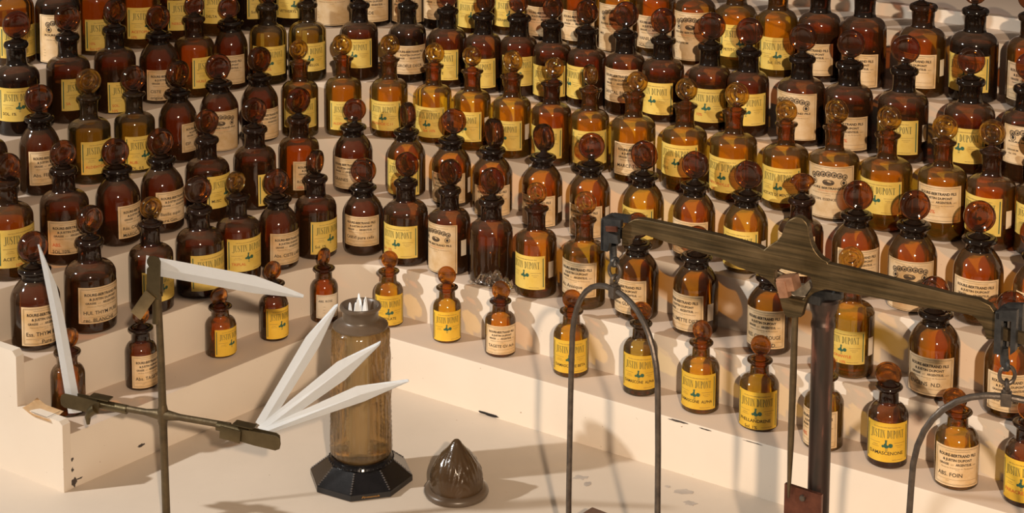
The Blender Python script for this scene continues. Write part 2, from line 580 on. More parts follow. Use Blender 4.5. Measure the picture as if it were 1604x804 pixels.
def make_label(kind, r, ang, hw, zb, zt, txt, parent, tilt=0, vivid=False):
    F = Flat()
    w_ = 2 * R(hw) * r
    h = zt - zb
    X = w_ / 2; Y = h / 2
    F.rect(-X, -Y, X, Y, 0, lift=.0002, nx=22)
    F.rect(-X, -Y, X, Y, 0, lift=.00005, nx=22)
    if kind == 'J':
        for sx in (-1, 1):
            F.rect(sx * X * .91 - w_ * .011, -Y * .86, sx * X * .91 + w_ * .011, Y * .86, 3)
        F.put(font_mesh('Sté Ame ROURE-BERTRAND FILS', .01), 0, Y * .76, h * .035, width=w_ * .60, m=2)
        F.put(serif_text('JUSTIN DUPONT'), 0, Y * .24, h * .205, width=w_ * .74, m=5)
        k = h * .28
        ky = -Y * .42
        def E(cx, cy_, rx, ry, ring=0): F.disc((cx - .5) * k, ky + cy_ * k, rx * k, ry * k, 3, 12, ring * k)
        E(.44, .40, .21, .15); E(.34, .52, .13, .17); E(.80, .50, .20, .20); E(.84, .42, .10, .12)
        E(.40, .84, .09, .09); E(.14, .42, .12, .12)
        F.add([((q[0] - .5) * k, ky + q[1] * k) for q in ((.27, .5), (.48, .5), (.46, .84), (.35, .84))], [(0, 1, 2, 3)], 3)
        F.add([((q[0] - .5) * k, ky + q[1] * k) for q in ((.33, .90), (.54, .93), (.50, 1.0), (.30, 1.0))], [(0, 1, 2, 3)], 3)
        F.rect(-.12 * k, ky, -.09 * k, ky + .28 * k, 3, nx=1); F.rect(-.02 * k, ky, .01 * k, ky + .28 * k, 3, nx=1); F.rect(-.16 * k, ky, .04 * k, ky + .03 * k, 3, nx=1)
        F.rect(-X * .80, -Y * .02, -X * .30, -Y * .005, 2)
        F.put(font_mesh('MATIERES'), -X * .52, -Y * .16, h * .026, width=w_ * .12, m=2)
        F.put(font_mesh('AROMATIQUES'), -X * .52, -Y * .25, h * .026, width=w_ * .17, m=2)
        F.put(font_mesh('ARGENTEUIL'), X * .52, -Y * .16, h * .028, width=w_ * .17, m=2)
        F.put(font_mesh('FRANCE'), X * .52, -Y * .25, h * .024, width=w_ * .09, m=2)
        F.rect(X * .3, -Y * .02, X * .80, -Y * .005, 2)
        F.put(font_mesh('PRINTED IN FRANCE', .01), X * .46, -Y * .90, h * .028, width=w_ * .24, m=2)
        if txt: typed(F, txt, w_, h, -Y * .62, h * .12)
    elif kind in 'RW':
        a, b = .90, .86
        for k_, t in ((.90, w_ * .006), (.86, w_ * .002)):
            F.rect(-X * k_, Y * k_, X * k_, Y * k_ + t, 1); F.rect(-X * k_, -Y * k_ - t, X * k_, -Y * k_, 1)
            F.rect(-X * k_ - t, -Y * k_, -X * k_, Y * k_, 1, nx=1); F.rect(X * k_, -Y * k_, X * k_ + t, Y * k_, 1, nx=1)
        if kind == 'R':
            F.rect(-X * .5, Y * .78, X * .5, Y * .795, 2)
            F.put(font_mesh('ROURE-BERTRAND FILS', .035), 0, Y * .52, h * .10, width=w_ * .76, m=1)
            F.put(font_mesh('& JUSTIN DUPONT', .035), 0, Y * .29, h * .085, width=w_ * .58, m=1)
            F.put(font_mesh('GRASSE', .03), -X * .53, Y * .07, h * .075, width=w_ * .20, m=1)
            F.put(font_mesh('& ET', .0), -X * .20, Y * .07, h * .045, width=w_ * .06, m=2)
            F.put(font_mesh('ARGENTEUIL', .03), X * .25, Y * .07, h * .085, width=w_ * .32, m=1)
            F.put(font_mesh('(S&O)'), X * .70, Y * .07, h * .045, width=w_ * .08, m=2)
            F.put(font_mesh('Matières Premières de Parfumerie', 0, .3), 0, -Y * .09, h * .045, width=w_ * .66, m=2)
            F.rect(-X * .08, -Y * .16, X * .08, -Y * .145, 2)
            F.rect(-X * .82, -Y * .66, X * .82, -Y * .648, 2)
            F.rect(-X * .45, -Y * .74, -X * .3, -Y * .725, 2)
            if txt: typed(F, txt, w_, h, -Y * .50, h * .14)
        else:
            if txt: typed(F, txt, w_, h, Y * .38, h * .13)
            for q in (0, 1, 2): F.rect(-X * .4, -Y * (.02 + .26 * q), -X * .22, -Y * (.0 + .26 * q), 2)
    elif kind == 'G':
        k_ = .92; t = w_ * .006
        F.rect(-X * k_, Y * .95, X * k_, Y * .95 + t, 1); F.rect(-X * k_, -Y * .95 - t, X * k_, -Y * .95, 1)
        F.rect(-X * k_ - t, -Y * .95, -X * k_, Y * .95, 1, nx=1); F.rect(X * k_, -Y * .95, X * k_ + t, Y * .95, 1, nx=1)
        F.put(font_mesh('Médailles aux Expositions', 0), 0, Y * .84, h * .022, width=w_ * .6, m=2)
        for i in range(7):
            u = (i - 3) / 3
            cx = u * X * .60; cyy = Y * (.70 - .10 * u * u); rr = w_ * .055
            F.disc(cx, cyy, rr, rr, 1, ring=rr * .25)
            F.disc(cx, cyy, rr * .62, rr * .62, 2, ring=rr * .2)
            F.disc(cx + rr * .1, cyy - rr * .1, rr * .3, rr * .34, 1, n=8)
        for sx in (-1, 1):
            F.disc(sx * X * .56, Y * .38, w_ * .06, w_ * .06, 1, ring=w_ * .012)
            F.disc(sx * X * .56, Y * .38, w_ * .03, w_ * .034, 1, n=8)
        F.disc(0, Y * .38, w_ * .11, w_ * .058, 1, n=20)
        F.disc(0, Y * .38, w_ * .098, w_ * .048, 2, n=20, lift=.00045)
        for q in range(-3, 4): F.disc(q * w_ * .025, Y * .36, w_ * .009, w_ * (.026 - .003 * abs(q)), 1, n=8, lift=.00055)
        F.put(font_mesh('ROURE BERTRAND FILS', .03), 0, Y * .12, h * .058, width=w_ * .74, m=1)
        F.put(font_mesh('GRASSE (Alpes Maritimes)'), 0, Y * .035, h * .024, width=w_ * .4, m=4)
        F.put(font_mesh('Matières Premières de Parfumerie', 0, .3), 0, -Y * .06, h * .026, width=w_ * .66, m=2)
        F.rect(-X * .1, -Y * .13, X * .1, -Y * .12, 2)
        if txt: typed(F, txt, w_, h, -Y * .32, h * .065)
        for q in (0, 1, 2): F.rect(-X * .8, -Y * (.48 + .12 * q), -X * .7, -Y * (.47 + .12 * q), 2)
    pm = {'J': 'yellow_paper', 'R': 'cream_paper', 'W': 'white_paper', 'G': 'cream_paper'}[kind]
    if vivid and kind == 'J': pm = 'vivid_paper'
    return F.wrap('label', r, ang, (zb + zt) / 2, [M[pm], M['ink'], M['grey_ink'], M['green_ink'], M['red_ink'], M['dark_green_ink']], parent, tilt)
# ------------------------------------------------------------------ the setting
def slab(name, x0, x1, y0, y1, z0, z1, mat):
    b = MB()
    b.box(((x0 + x1) / 2, (y0 + y1) / 2, (z0 + z1) / 2), (x1 - x0, y1 - y0, z1 - z0))
    o = b.build(name, mat, None, False)
    o['kind'] = 'structure'
    return o
slab('floor', -3.2, 3.2, -2.0, 4.2, -.04, 0, M['table'])
slab('wall_back', -3.2, 3.2, 4.2, 4.26, -.04, 2.6, M['wall'])

H = .0655
CUR = {1: (-0.221, 2.33, 50, 34.2, 0.04), 2: (-0.2245, 2.4124, 47.5478, 34.2194, 0.1264), 3: (-0.2263, 2.4947, 46.0592, 34.4266, 0.1176), 4: (-0.2484, 2.5732, 46.1972, 33.1919, 0.2016), 5: (-0.2627, 2.6357, 44.4465, 31.4542, 0.244), 6: (-0.2522, 2.7085, 41.9578, 31.2994, 0.3297), 7: (-0.2298, 2.7807, 36.9078, 30.7973, 0.278)}
def curve(k):
    cx, cy_, aL, aR, r = CUR[k]
    uL = Vector((-math.cos(R(aL)), -math.sin(R(aL)))); uR = Vector((math.cos(R(aR)), -math.sin(R(aR))))
    nL = Vector((uL.y, -uL.x)); nL = nL if nL.y > 0 else -nL
    nR = Vector((uR.y, -uR.x)); nR = nR if nR.y > 0 else -nR
    C = Vector((cx, cy_))
    b = (nL + nR) / (1 + nL.dot(nR))
    c = C - r * b
    # left end: on the line of the end panel
    E = Vector((-.4985, 2.0)); D = Vector((-.83, .556)).normalized()
    P0 = c + r * nL
    den = uL.x * D.y - uL.y * D.x
    t = ((E.x - P0.x) * D.y - (E.y - P0.y) * D.x) / den
    pts = [(P0 + uL * t, nL)]
    for i in range(1, 6): pts.append((P0 + uL * t * (1 - i / 6), nL))
    a0 = math.atan2(nL.y, nL.x); a1 = math.atan2(nR.y, nR.x)
    for i in range(17):
        a = a0 + (a1 - a0) * i / 16
        n = Vector((math.cos(a), math.sin(a)))
        pts.append((c + r * n, n))
    P1 = c + r * nR
    for i in range(1, 7): pts.append((P1 + uR * 1.35 * i / 6, nR))
    return pts
stand = empty('stepped_display_stand', (0, 2.3, 0))
tag(stand, 'cream painted wooden display stand with curved steps holding all the amber bottles', 'display stand')
def step(k, z0, z1, depth, name, th=None, lift=0):
    pts = curve(k)
    prof = [(0, z0), (0, z1 - .0022), (.0006, z1 - .0007), (.0022, z1), (depth, z1), (depth, z0)]
    if th: prof = [(0, z0), (0, z1 - .001), (.001, z1), (th, z1), (th, z0)]
    v = []; f = []
    n = len(prof)
    for i, (p, nn) in enumerate(pts):
        for d, z in prof:
            q = p + nn * (d + lift)
            v.append((q.x, q.y - 2.3, z))
    for i in range(len(pts) - 1):
        for j in range(n):
            j2 = (j + 1) % n
            f.append((i * n + j, (i + 1) * n + j, (i + 1) * n + j2, i * n + j2))
    f.append(tuple(range(n))[::-1]); f.append(tuple((len(pts) - 1) * n + j for j in range(n)))
    # orientation check handled by recalculation
    bm = bmesh.new()
    vs = [bm.verts.new(q) for q in v]
    for q in f: bm.faces.new([vs[i] for i in q])
    bmesh.ops.recalc_face_normals(bm, faces=bm.faces[:])
    m = MB(); m.bm(bm)
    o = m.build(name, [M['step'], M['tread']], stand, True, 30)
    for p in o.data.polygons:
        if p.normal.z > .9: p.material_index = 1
    return o
for k in range(1, 7):
    step(k, 0 if k == 1 else (k - 1) * H - .002, k * H, .13, 'step')
step(7, 6 * H - .002, 7 * H, .30, 'step')
step(7, 7 * H, 7 * H + .017, 0, 'back_ledge', th=.014, lift=.075)
# end panel, stepped, standing a little proud of the treads
E0 = Vector((-.4985, 2.0)); D0 = Vector((-.83, .556)).normalized()
N0 = Vector((-D0.y, D0.x)); N0 = N0 if N0.y < 0 else -N0     # outward (towards lower left)
svals = []
for k in range(1, 8):
    p = curve(k)[0][0]
    svals.append((p - E0).dot(D0))
out_ = [(-.001, 0), (-.001, H + .014), (.004, H + .018)]
for k in range(1, 7):
    z = k * H + .018; s = svals[k]
    out_ += [(s - .004, z), (s - .004, z + H - .006), (s + .002, z + H)]
out_ += [(svals[6] + .25, 7 * H + .018), (svals[6] + .25, 0)]
b = MB()
b.prism(out_, 0, .0115, lambda u, z, t: Vector((E0.x + D0.x * u + N0.x * t, E0.y + D0.y * u + N0.y * t - 2.3, z)))
b.build('end_panel', M['step'], stand, True, 30)
# chipped paint and the gnawed notch at the foot of the front step
def patch(name, c, ux, uy, sx, sy, mat, parent, seed, n=14, th=.0004):
    rr = random.Random(seed)
    P = []
    for i in range(n):
        a = 2 * PI * i / n
        q = .55 + .6 * rr.random()
        P.append((sx * q * math.cos(a), sy * q * math.sin(a)))
    nn = Vector(ux).cross(Vector(uy)).normalized()
    b = MB()
    b.prism(P, 0, th, lambda u, v_, t: Vector(c) + Vector(ux) * u + Vector(uy) * v_ + nn * t)
    return b.build(name, mat, parent, False)
rw = Vector((math.cos(R(-34.2)), math.sin(R(-34.2)), 0)); zz = Vector((0, 0, 1))
lw_ = Vector((math.cos(R(50)), math.sin(R(50)), 0))
def on_riser(s): # point on the foot of the right front riser
    c0 = Vector((-.221, 2.330 - 2.3, 0))
    return c0 + rw * s
nr = Vector((-math.sin(R(34.2)), -math.cos(R(34.2)), 0))
patch('chipped_notch', on_riser(.24) + nr * .0002 + zz * .0020, rw, zz, .018, .0026, M['gap'], stand, 4)
patch('scuff_mark', on_riser(.505) + nr * .0002 + zz * .0632, rw, zz, .014, .0012, M['scuff'], stand, 5)
patch('scuff_mark', on_riser(.540) + nr * .0002 + zz * .0628, rw, zz, .008, .0008, M['scuff'], stand, 6)
patch('scuff_mark', on_riser(.600) + nr * .0002 + zz * .0632, rw, zz, .014, .0006, M['scuff'], stand, 7)
cl = Vector((-.4985, 2.0 - 2.3, 0))
nl = Vector((math.sin(R(50)), -math.cos(R(50)), 0))
for i, (s, z, a, b_) in enumerate(((.004, .006, .004, .006), (.012, .008, .005, .0012), (.002, .022, .002, .003), (.002, .034, .002, .003), (.10, .016, .006, .002))):
    patch('scuff_mark', cl + lw_ * s + nl * .0002 + zz * z, lw_, zz, a, b_, M['scuff'], stand, 20 + i)
for i, (x, y, a, b_) in enumerate(((.083, 2.033, .010, .006), (.20, 2.000, .014, .006), (.205, 1.972, .009, .007), (.182, 2.012, .004, .003), (.09, 2.018, .006, .006))):
    o = patch('floor_chip', Vector((x, y, 0)), Vector((1, 0, 0)), Vector((0, 1, 0)), a, b_, M['chip'], None, 40 + i)
    o['kind'] = 'structure'; o.name = 'trim_%d' % (i + 1)

# ------------------------------------------------------------------ bottles
# step, x, y, body radius, collar height, collar radius, stopper height, stopper radius, stopper offset, stopper turn, form, glass, stopper, label
B = [
(1,-0.5141,2.0613,0.0199,0.0735,0.0157,0.0889,0.0114,0.0042,56,'C','a','s',None),
(1,-0.4433,2.1344,0.0191,0.0729,0.0151,0.0875,0.0108,0.0009,43,'C','b','s',('R',-47,66,0.0037,0.0437,'Abs. TAGETE')),
(1,-0.363,2.2316,0.0193,0.0625,0.0148,0.0742,0.0113,-0.0019,31,'C','a','s',('J',-36,66,0.003,0.0375,'')),
(1,-0.3029,2.2849,0.0183,0.073,0.0147,0.0887,0.0122,-0.0011,44,'C','b','s',('J',-48,66,0.004,0.0438,'')),
(1,-0.2443,2.3467,0.0181,0.0708,0.0145,0.0848,0.012,0.0001,67,'C','a','s',('W',-69,50,0.0072,0.0388,'ABS. ROSE')),
(1,-0.1584,2.3341,0.0189,0.0718,0.0142,0.0863,0.0115,0.0017,-17,'C','y','s',('J',-84,66,0.0034,0.0431,'GLYCOLATE')),
(1,-0.0802,2.2821,0.0182,0.07,0.0143,0.0842,0.0121,-0.0003,-17,'C','y','s',('J',-86,66,0.0036,0.042,'')),
(1,-0.0115,2.2389,0.0195,0.0691,0.0141,0.0812,0.012,0.0008,-19,'C','a','s',('R',-84,66,0.0046,0.0415,'TAGETE GV Ach.')),
(1,0.0759,2.1803,0.0219,0.0796,0.0147,0.0929,0.012,0.0007,0,'C','y','s',('J',-95,66,0.0068,0.0478,'DAMASCONE BETA')),
(1,0.1574,2.1267,0.0209,0.0857,0.0139,0.1011,0.0131,0.0012,0,'C','o','t',('J',-97,66,0.0094,0.0514,'DAMASCONE  ALPHA')),
(1,0.2249,2.0792,0.0222,0.0818,0.0144,0.0942,0.0125,0.0013,-39,'C','y','s',('J',-112,66,0.0068,0.0491,'DAMASCONE  ALPHA')),
(1,0.2879,2.0355,0.0229,0.0789,0.0149,0.0948,0.0118,0.001,-16,'C','y','s',('J',-104,66,0.0033,0.0473,'PHELLANDRENE/   Sol. 1%')),
(1,0.3538,1.9845,0.0223,0.0818,0.0153,0.0949,0.0122,0.002,-45,'C','y','s',('R',-124,66,0.0048,0.0473,'~ABS. ... IE')),
(1,0.4178,1.9442,0.0222,0.0882,0.015,0.1026,0.0147,0.0018,0,'C','b','t',('J',-103,66,0.0085,0.0529,'DAMASCENONE')),
(1,0.4823,1.8956,0.0236,0.0815,0.0154,0.0953,0.0132,-0.0014,0,'C','y','t',('R',-101,66,0.0051,0.0489,'ABS. FOIN')),
(1,0.5458,1.8558,0.0224,0.0863,0.0158,0.1013,0.0129,0.002,0,'C','b','s',('J',-114,66,0.0066,0.0518,'~PARACRESOL')),
(2,-0.5599,2.0999,0.0288,0.095,0.0196,0.1193,0.0183,-0.0014,39,'B','b','k',('R',-51,58,0.0087,0.0557,'Ess. THYM BL/      Pure')),
(2,-0.5079,2.1568,0.031,0.1101,0.0177,0.1334,0.0174,0.0016,54,'A','b','k',('R',-46,58,0.0139,0.0586,'HUI. THYM PURE/rec. BLANCHE')),
(2,-0.4458,2.2172,0.0273,0.1099,0.0157,0.1283,0.0139,0.0013,33,'N','b','r',('J',-45,58,0.0156,0.054,'')),
(2,-0.3947,2.2728,0.0301,0.111,0.0166,0.1334,0.0177,-0.0015,33,'A','b','k',('J',-44,58,0.0108,0.0571,'')),
(2,-0.3529,2.3212,0.0286,0.1107,0.016,0.1279,0.0146,-0.003,53,'N','b','r',('J',-53,58,0.0177,0.0606,'~TRIPLAL')),
(2,-0.3068,2.3672,0.0267,0.0941,0.0184,0.1145,0.0173,-0.0026,31,'B','b','k',('R',-48,58,0.0094,0.0517,'Abs. CISTE LABD.')),
(2,-0.2619,2.4135,0.0281,0.1081,0.0167,0.1274,0.0166,0.0008,72,'A','b','k',('J',-40,58,0.008,0.0526,'Sol. 1%')),
(2,-0.1983,2.4236,0.0265,0.0924,0.0181,0.1127,0.0174,0.0003,-10,'B','b','k',('R',-94,58,0.0156,0.0564,'CARVI pure cells')),
(2,-0.1389,2.3905,0.0292,0.1101,0.0164,0.1316,0.0168,0.0021,-33,'A','b','k',('J',-114,58,0.012,0.0555,'~Sol. 10%')),
(2,-0.0796,2.3559,0.0276,0.1112,0.0155,0.1324,0.0172,0.002,-45,'A','b','k',('G',-129,62,0.0035,0.0689,'^')),
(2,-0.0241,2.3186,0.0279,0.1092,0.0169,0.1326,0.0173,0.0014,-38,'A','b','k',None),
(2,0.0337,2.2753,0.0262,0.1124,0.0157,0.1307,0.0136,0.0003,-32,'N','a','r',('J',-124,58,0.0124,0.056,'^')),
(2,0.0933,2.2389,0.027,0.1105,0.0154,0.1299,0.0147,0.0013,-33,'N','y','r',('R',-116,58,0.0171,0.0614,'Ac. Anisique')),
(2,0.1571,2.198,0.0269,0.0938,0.0185,0.1152,0.0158,-0.0003,-29,'B','a','k',('R',-127,58,0.0108,0.0536,'Baume GURJUN')),
(2,0.2251,2.1515,0.0273,0.0958,0.0194,0.1158,0.0148,0.0008,0,'B','a','k',('R',-134,58,0.0081,0.0528,'^ESS. LIMETTE DIST.')),
(2,0.3067,2.0956,0.0264,0.0906,0.0177,0.1095,0.014,0.0029,0,'B','a','k',('R',-115,58,0.0107,0.0562,'RES. CISTE ROUGE/    ABS. N.D.')),
(2,0.3917,2.034,0.0261,0.1129,0.0141,0.1327,0.0147,-0.0031,0,'N','y','r',('J',-123,58,0.0181,0.0567,'^~DE NONANYLE/~     Sol. 10%')),
(2,0.4745,1.9791,0.0283,0.094,0.0198,0.1165,0.0167,-0.0021,-47,'B','a','k',('R',-114,58,0.0062,0.0494,'ENCENS  N.D.')),
(2,0.5439,1.9265,0.0268,0.0956,0.0193,0.1191,0.0174,0.0008,-21,'B','a','k',('R',-101,58,0.0107,0.0529,"Fleur d'Oranger")),
(3,-0.6055,2.1559,0.0305,0.1176,0.0161,0.133,0.0167,0.0017,43,'A','a','k',('J',-40,58,0.0171,0.0641,'ACET. B/~      10%')),
(3,-0.5501,2.2099,0.0299,0.116,0.0174,0.1337,0.0165,0.0003,36,'A','b','k',('R',-60,58,0.0146,0.0567,'~ABS./SOL.10%')),
(3,-0.4974,2.2722,0.028,0.0975,0.019,0.1171,0.0176,-0.0026,30,'B','b','k',('R',-20,58,0.0126,0.0544,'Rés. CASTOREUM/MAROC')),
(3,-0.4507,2.3218,0.0274,0.096,0.0187,0.1159,0.018,-0.002,41,'B','b','k',('R',-38,58,0.0154,0.0567,'Basilic supér./pure Gim.')),
(3,-0.3994,2.3678,0.0288,0.1086,0.0159,0.1298,0.0162,0.0003,43,'A','b','k',('J',-24,58,0.0195,0.0629,'MUSC')),
(3,-0.344,2.4202,0.0282,0.1084,0.0173,0.1306,0.0173,-0.0005,37,'A','b','k',('J',-16,58,0.0066,0.0495,'')),
(3,-0.2902,2.4706,0.0278,0.1077,0.0169,0.1315,0.0176,-0.0004,44,'A','a','k',('R',-43,58,0.0125,0.0526,'ROSE/~10%')),
(3,-0.2171,2.4871,0.0268,0.0922,0.0185,0.1138,0.016,0.0027,0,'B','b','k',('R',-105,58,0.009,0.0515,'GRAINES')),
(3,-0.1428,2.4702,0.0263,0.0907,0.018,0.1119,0.0174,0.0026,-64,'B','a','k',('J',-104,58,0.0056,0.0539,'')),
(3,-0.0795,2.4302,0.0266,0.091,0.0181,0.1145,0.0174,0.0038,-21,'B','a','k',('R',-104,58,0.0076,0.0483,'^')),
(3,-0.0238,2.3934,0.0269,0.0887,0.0179,0.1093,0.02,0.0028,-66,'B','a','k',('R',-90,58,0.003,0.0433,'     1FF')),
(3,0.0423,2.3507,0.0265,0.0917,0.0182,0.1157,0.0182,0.0016,-56,'B','a','k',('R',-111,58,0.0035,0.0439,'^')),
(3,0.1032,2.3109,0.0264,0.093,0.0186,0.1163,0.0172,0.0014,0,'B','a','k',('R',-115,58,0.003,0.0438,'^')),
(3,0.1688,2.267,0.0261,0.0938,0.0187,0.1183,0.0183,0.0006,-38,'B','y','k',('J',-124,58,0.0165,0.0554,'^')),
(3,0.2293,2.2284,0.0264,0.0942,0.0184,0.1176,0.0173,0.0008,-24,'B','a','k',('R',-115,58,0.0096,0.0521,'')),
(3,0.2885,2.1861,0.0269,0.0955,0.019,0.1185,0.0176,0.0024,-22,'B','y','k',('J',-123,58,0.008,0.0551,'^')),
(3,0.3481,2.1395,0.027,0.1057,0.0166,0.1242,0.0151,0.0005,0,'A','r','h',('R',-120,58,0.0176,0.0655,'')),
(3,0.4084,2.1095,0.0279,0.0973,0.0192,0.1182,0.0177,0.0016,-11,'B','a','k',('R',-90,58,0.0187,0.0603,'')),
(3,0.4668,2.068,0.0282,0.0998,0.0198,0.1203,0.0179,0.0007,0,'B','a','k',('G',-109,62,0.003,0.0619,'')),
(3,0.5328,2.0272,0.0281,0.0975,0.0201,0.1209,0.0182,-0.0012,0,'B','a','k',('R',-111,58,0.0142,0.0556,'')),
(3,0.586,1.9772,0.0263,0.0951,0.019,0.1185,0.0178,-0.0052,0,'B','a','k',('R',-105,58,0.0151,0.0568,'')),
(4,-0.6425,2.2042,0.0253,0.1166,0.0157,0.1378,0.0157,0.0029,33,'A','b','k',None),
(4,-0.5946,2.2713,0.0254,0.0981,0.0189,0.1211,0.0178,0.0003,29,'B','b','k',('R',-49,58,0.0154,0.0589,'Abs. FENOUIL')),
(4,-0.5433,2.3216,0.0272,0.1104,0.0155,0.1301,0.0165,0.0005,36,'N','o','r',('J',-42,58,0.014,0.0569,'~ALDEHYDE')),
(4,-0.4948,2.3701,0.0265,0.1023,0.0152,0.1217,0.0172,-0.0006,38,'N','o','k',('J',-48,58,0.0051,0.0498,'~AUB./SOL. 0,5')),
(4,-0.445,2.4108,0.0253,0.0951,0.0175,0.1176,0.0183,0.001,61,'B','b','k',('R',-11,58,0.0157,0.0544,'ESP.')),
(4,-0.3983,2.4652,0.0262,0.093,0.0183,0.114,0.0175,-0.0008,21,'B','b','k',('G',-77,62,0.003,0.0577,'GERANIUM/10%')),
(4,-0.3489,2.5093,0.0255,0.0908,0.0176,0.1131,0.0179,-0.0,49,'B','b','k',('R',-54,58,0.0054,0.0481,'LANGE')),
(4,-0.2959,2.535,0.0257,0.1042,0.0151,0.1211,0.0138,-0.0018,36,'N','y','r',('J',-83,58,0.0148,0.0554,'')),
(4,-0.2356,2.5434,0.0256,0.1088,0.0148,0.1264,0.0151,-0.0014,-32,'N','y','r',('J',-72,58,0.0101,0.0511,'~ALDEHYDE')),
(4,-0.1702,2.536,0.0257,0.1093,0.0146,0.1284,0.015,0.0013,-32,'N','y','r',('J',-108,58,0.0116,0.0531,'~ALDEHYDE C.11')),
(4,-0.1074,2.5119,0.0254,0.1065,0.0146,0.1227,0.0146,0.0024,-33,'N','y','r',('J',-110,58,0.0091,0.0517,'~       Sol. 10%')),
(4,-0.0526,2.4768,0.0255,0.1082,0.0153,0.1272,0.0144,-0.0008,-37,'N','y','r',('J',-118,58,0.0138,0.0552,'^')),
(4,0.0017,2.442,0.0261,0.11,0.0159,0.1293,0.0152,0.0012,-42,'N','y','r',('J',-117,58,0.0121,0.0527,'^~     10%')),
(4,0.0548,2.4096,0.0266,0.1093,0.015,0.1286,0.0143,0.0045,-40,'N','a','r',('J',-118,58,0.0119,0.0529,'')),
(4,0.105,2.3801,0.0256,0.1087,0.0155,0.127,0.0138,-0.0,-59,'N','y','r',('J',-94,58,0.0123,0.0572,'~10%')),
(4,0.1598,2.342,0.029,0.1118,0.0153,0.1271,0.0142,0.0055,-28,'N','y','r',('R',-90,58,0.0106,0.0533,'MARCE TOILE')),
(4,0.223,2.304,0.0289,0.1087,0.0162,0.1281,0.0148,0.0018,-35,'N','y','r',('J',-118,58,0.0208,0.062,'21%15')),
(4,0.2813,2.2673,0.0298,0.1116,0.0156,0.1309,0.0159,0.0039,-35,'N','y','r',('J',-126,58,0.0122,0.0563,'~CARYOPHYLLE/~   10%')),
(4,0.3419,2.2317,0.0285,0.1058,0.0143,0.1203,0.0141,-0.0003,-39,'N','y','r',('J',-117,58,0.0112,0.0548,'ACETATE DE MENTHYLE')),
(4,0.3959,2.1963,0.0306,0.1118,0.0151,0.1304,0.0154,0.002,-44,'N','y','r',('G',-112,62,0.0048,0.0693,'BENZOIN. ESSENCE')),
(4,0.4526,2.159,0.0307,0.1135,0.0157,0.1326,0.0157,0.0017,-45,'N','y','r',('J',-124,58,0.0221,0.0622,'')),
(4,0.5118,2.1246,0.0287,0.1153,0.0152,0.1309,0.0152,0.0013,-25,'N','y','r',('R',-113,58,0.0236,0.0673,'~Sol. 10%')),
(4,0.5614,2.0936,0.0283,0.1133,0.0156,0.1339,0.0156,-0.0012,-30,'N','a','r',('J',-136,58,0.0187,0.0635,'^~      10%')),
(4,0.6124,2.0666,0.0283,0.1118,0.0154,0.1309,0.0148,-0.0065,-33,'N','a','r',('J',-122,58,0.0246,0.0613,'')),
(5,-0.6329,2.316,0.0283,0.1178,0.0158,0.1394,0.0178,0.0016,32,'A','d','k',('J',-68,58,0.0198,0.0631,'SOL. 1%')),
(5,-0.5811,2.3736,0.0285,0.114,0.0161,0.1358,0.0175,0.0008,40,'A','b','k',('J',-37,58,0.018,0.06,'~SA')),
(5,-0.5298,2.4208,0.0276,0.1139,0.0157,0.1343,0.0169,0.0016,55,'A','b','k',('J',-41,58,0.003,0.044,'~SOL./~10%')),
(5,-0.4796,2.467,0.0269,0.0947,0.0178,0.1155,0.0175,-0.0008,46,'B','b','k',('R',-59,58,0.0068,0.0485,'CISTE/original')),
(5,-0.438,2.5041,0.0278,0.1095,0.016,0.1245,0.014,0.001,26,'A','a','k',('J',-28,58,0.0138,0.0566,'~HUILE')),
(5,-0.3927,2.5403,0.0234,0.0955,0.0183,0.1138,0.015,-0.0027,0,'B','b','k',('R',-89,58,0.0096,0.0506,'CELERI')),
(5,-0.3449,2.573,0.0264,0.1115,0.0159,0.127,0.0137,0.0011,38,'A','o','k',('J',-78,58,0.0143,0.056,'~GERANIOL')),
(5,-0.2912,2.5925,0.0268,0.1108,0.015,0.1273,0.0145,0.0018,32,'A','o','k',('J',-76,58,0.0159,0.0564,'CITRONNELLOL')),
(5,-0.2175,2.6016,0.0269,0.1089,0.0154,0.1261,0.0146,0.0001,-32,'A','b','k',('J',-104,58,0.0191,0.0607,'')),
(5,-0.1471,2.589,0.026,0.1107,0.0153,0.1294,0.0145,0.0001,-26,'A','d','k',('R',-78,58,0.0134,0.0545,'GIROFLE DECR.')),
(5,-0.0897,2.5653,0.0269,0.1091,0.0159,0.1239,0.0129,0.001,0,'A','b','k',('J',-113,58,0.0117,0.0549,'SALICYLATE')),
(5,-0.0386,2.5334,0.0256,0.1083,0.0162,0.125,0.0142,0.004,-37,'A','b','k',('J',-107,58,0.0085,0.0497,'~10%')),
(5,0.0113,2.5171,0.0257,0.1099,0.0171,0.1272,0.0134,-0.0011,-19,'A','b','k',('J',-94,58,0.0161,0.057,'')),
(5,0.0567,2.489,0.0265,0.1075,0.0162,0.1273,0.0147,0.001,-31,'A','b','k',('J',-107,58,0.0084,0.051,'')),
(5,0.1032,2.4607,0.0265,0.1055,0.0166,0.1281,0.0167,0.0003,-45,'A','b','k',('J',-156,58,0.0127,0.0573,'')),
(5,0.1534,2.4232,0.0269,0.1094,0.0169,0.133,0.0175,0.0001,-30,'A','b','k',('R',-114,58,0.0189,0.0636,'SANTAL BLANC')),
(5,0.2016,2.3943,0.0281,0.1086,0.017,0.1311,0.0173,-0.0006,-33,'A','b','k',('J',-125,58,0.0109,0.0533,'~10%')),
(5,0.2596,2.3578,0.0276,0.1098,0.0167,0.1326,0.0181,0.002,-20,'A','b','k',('J',-105,58,0.0113,0.0554,'~Sol. 10%')),
(5,0.3058,2.3258,0.027,0.1098,0.0168,0.1334,0.0179,0.0007,-20,'A','b','k',('J',-101,58,0.0162,0.0575,'~   10%')),
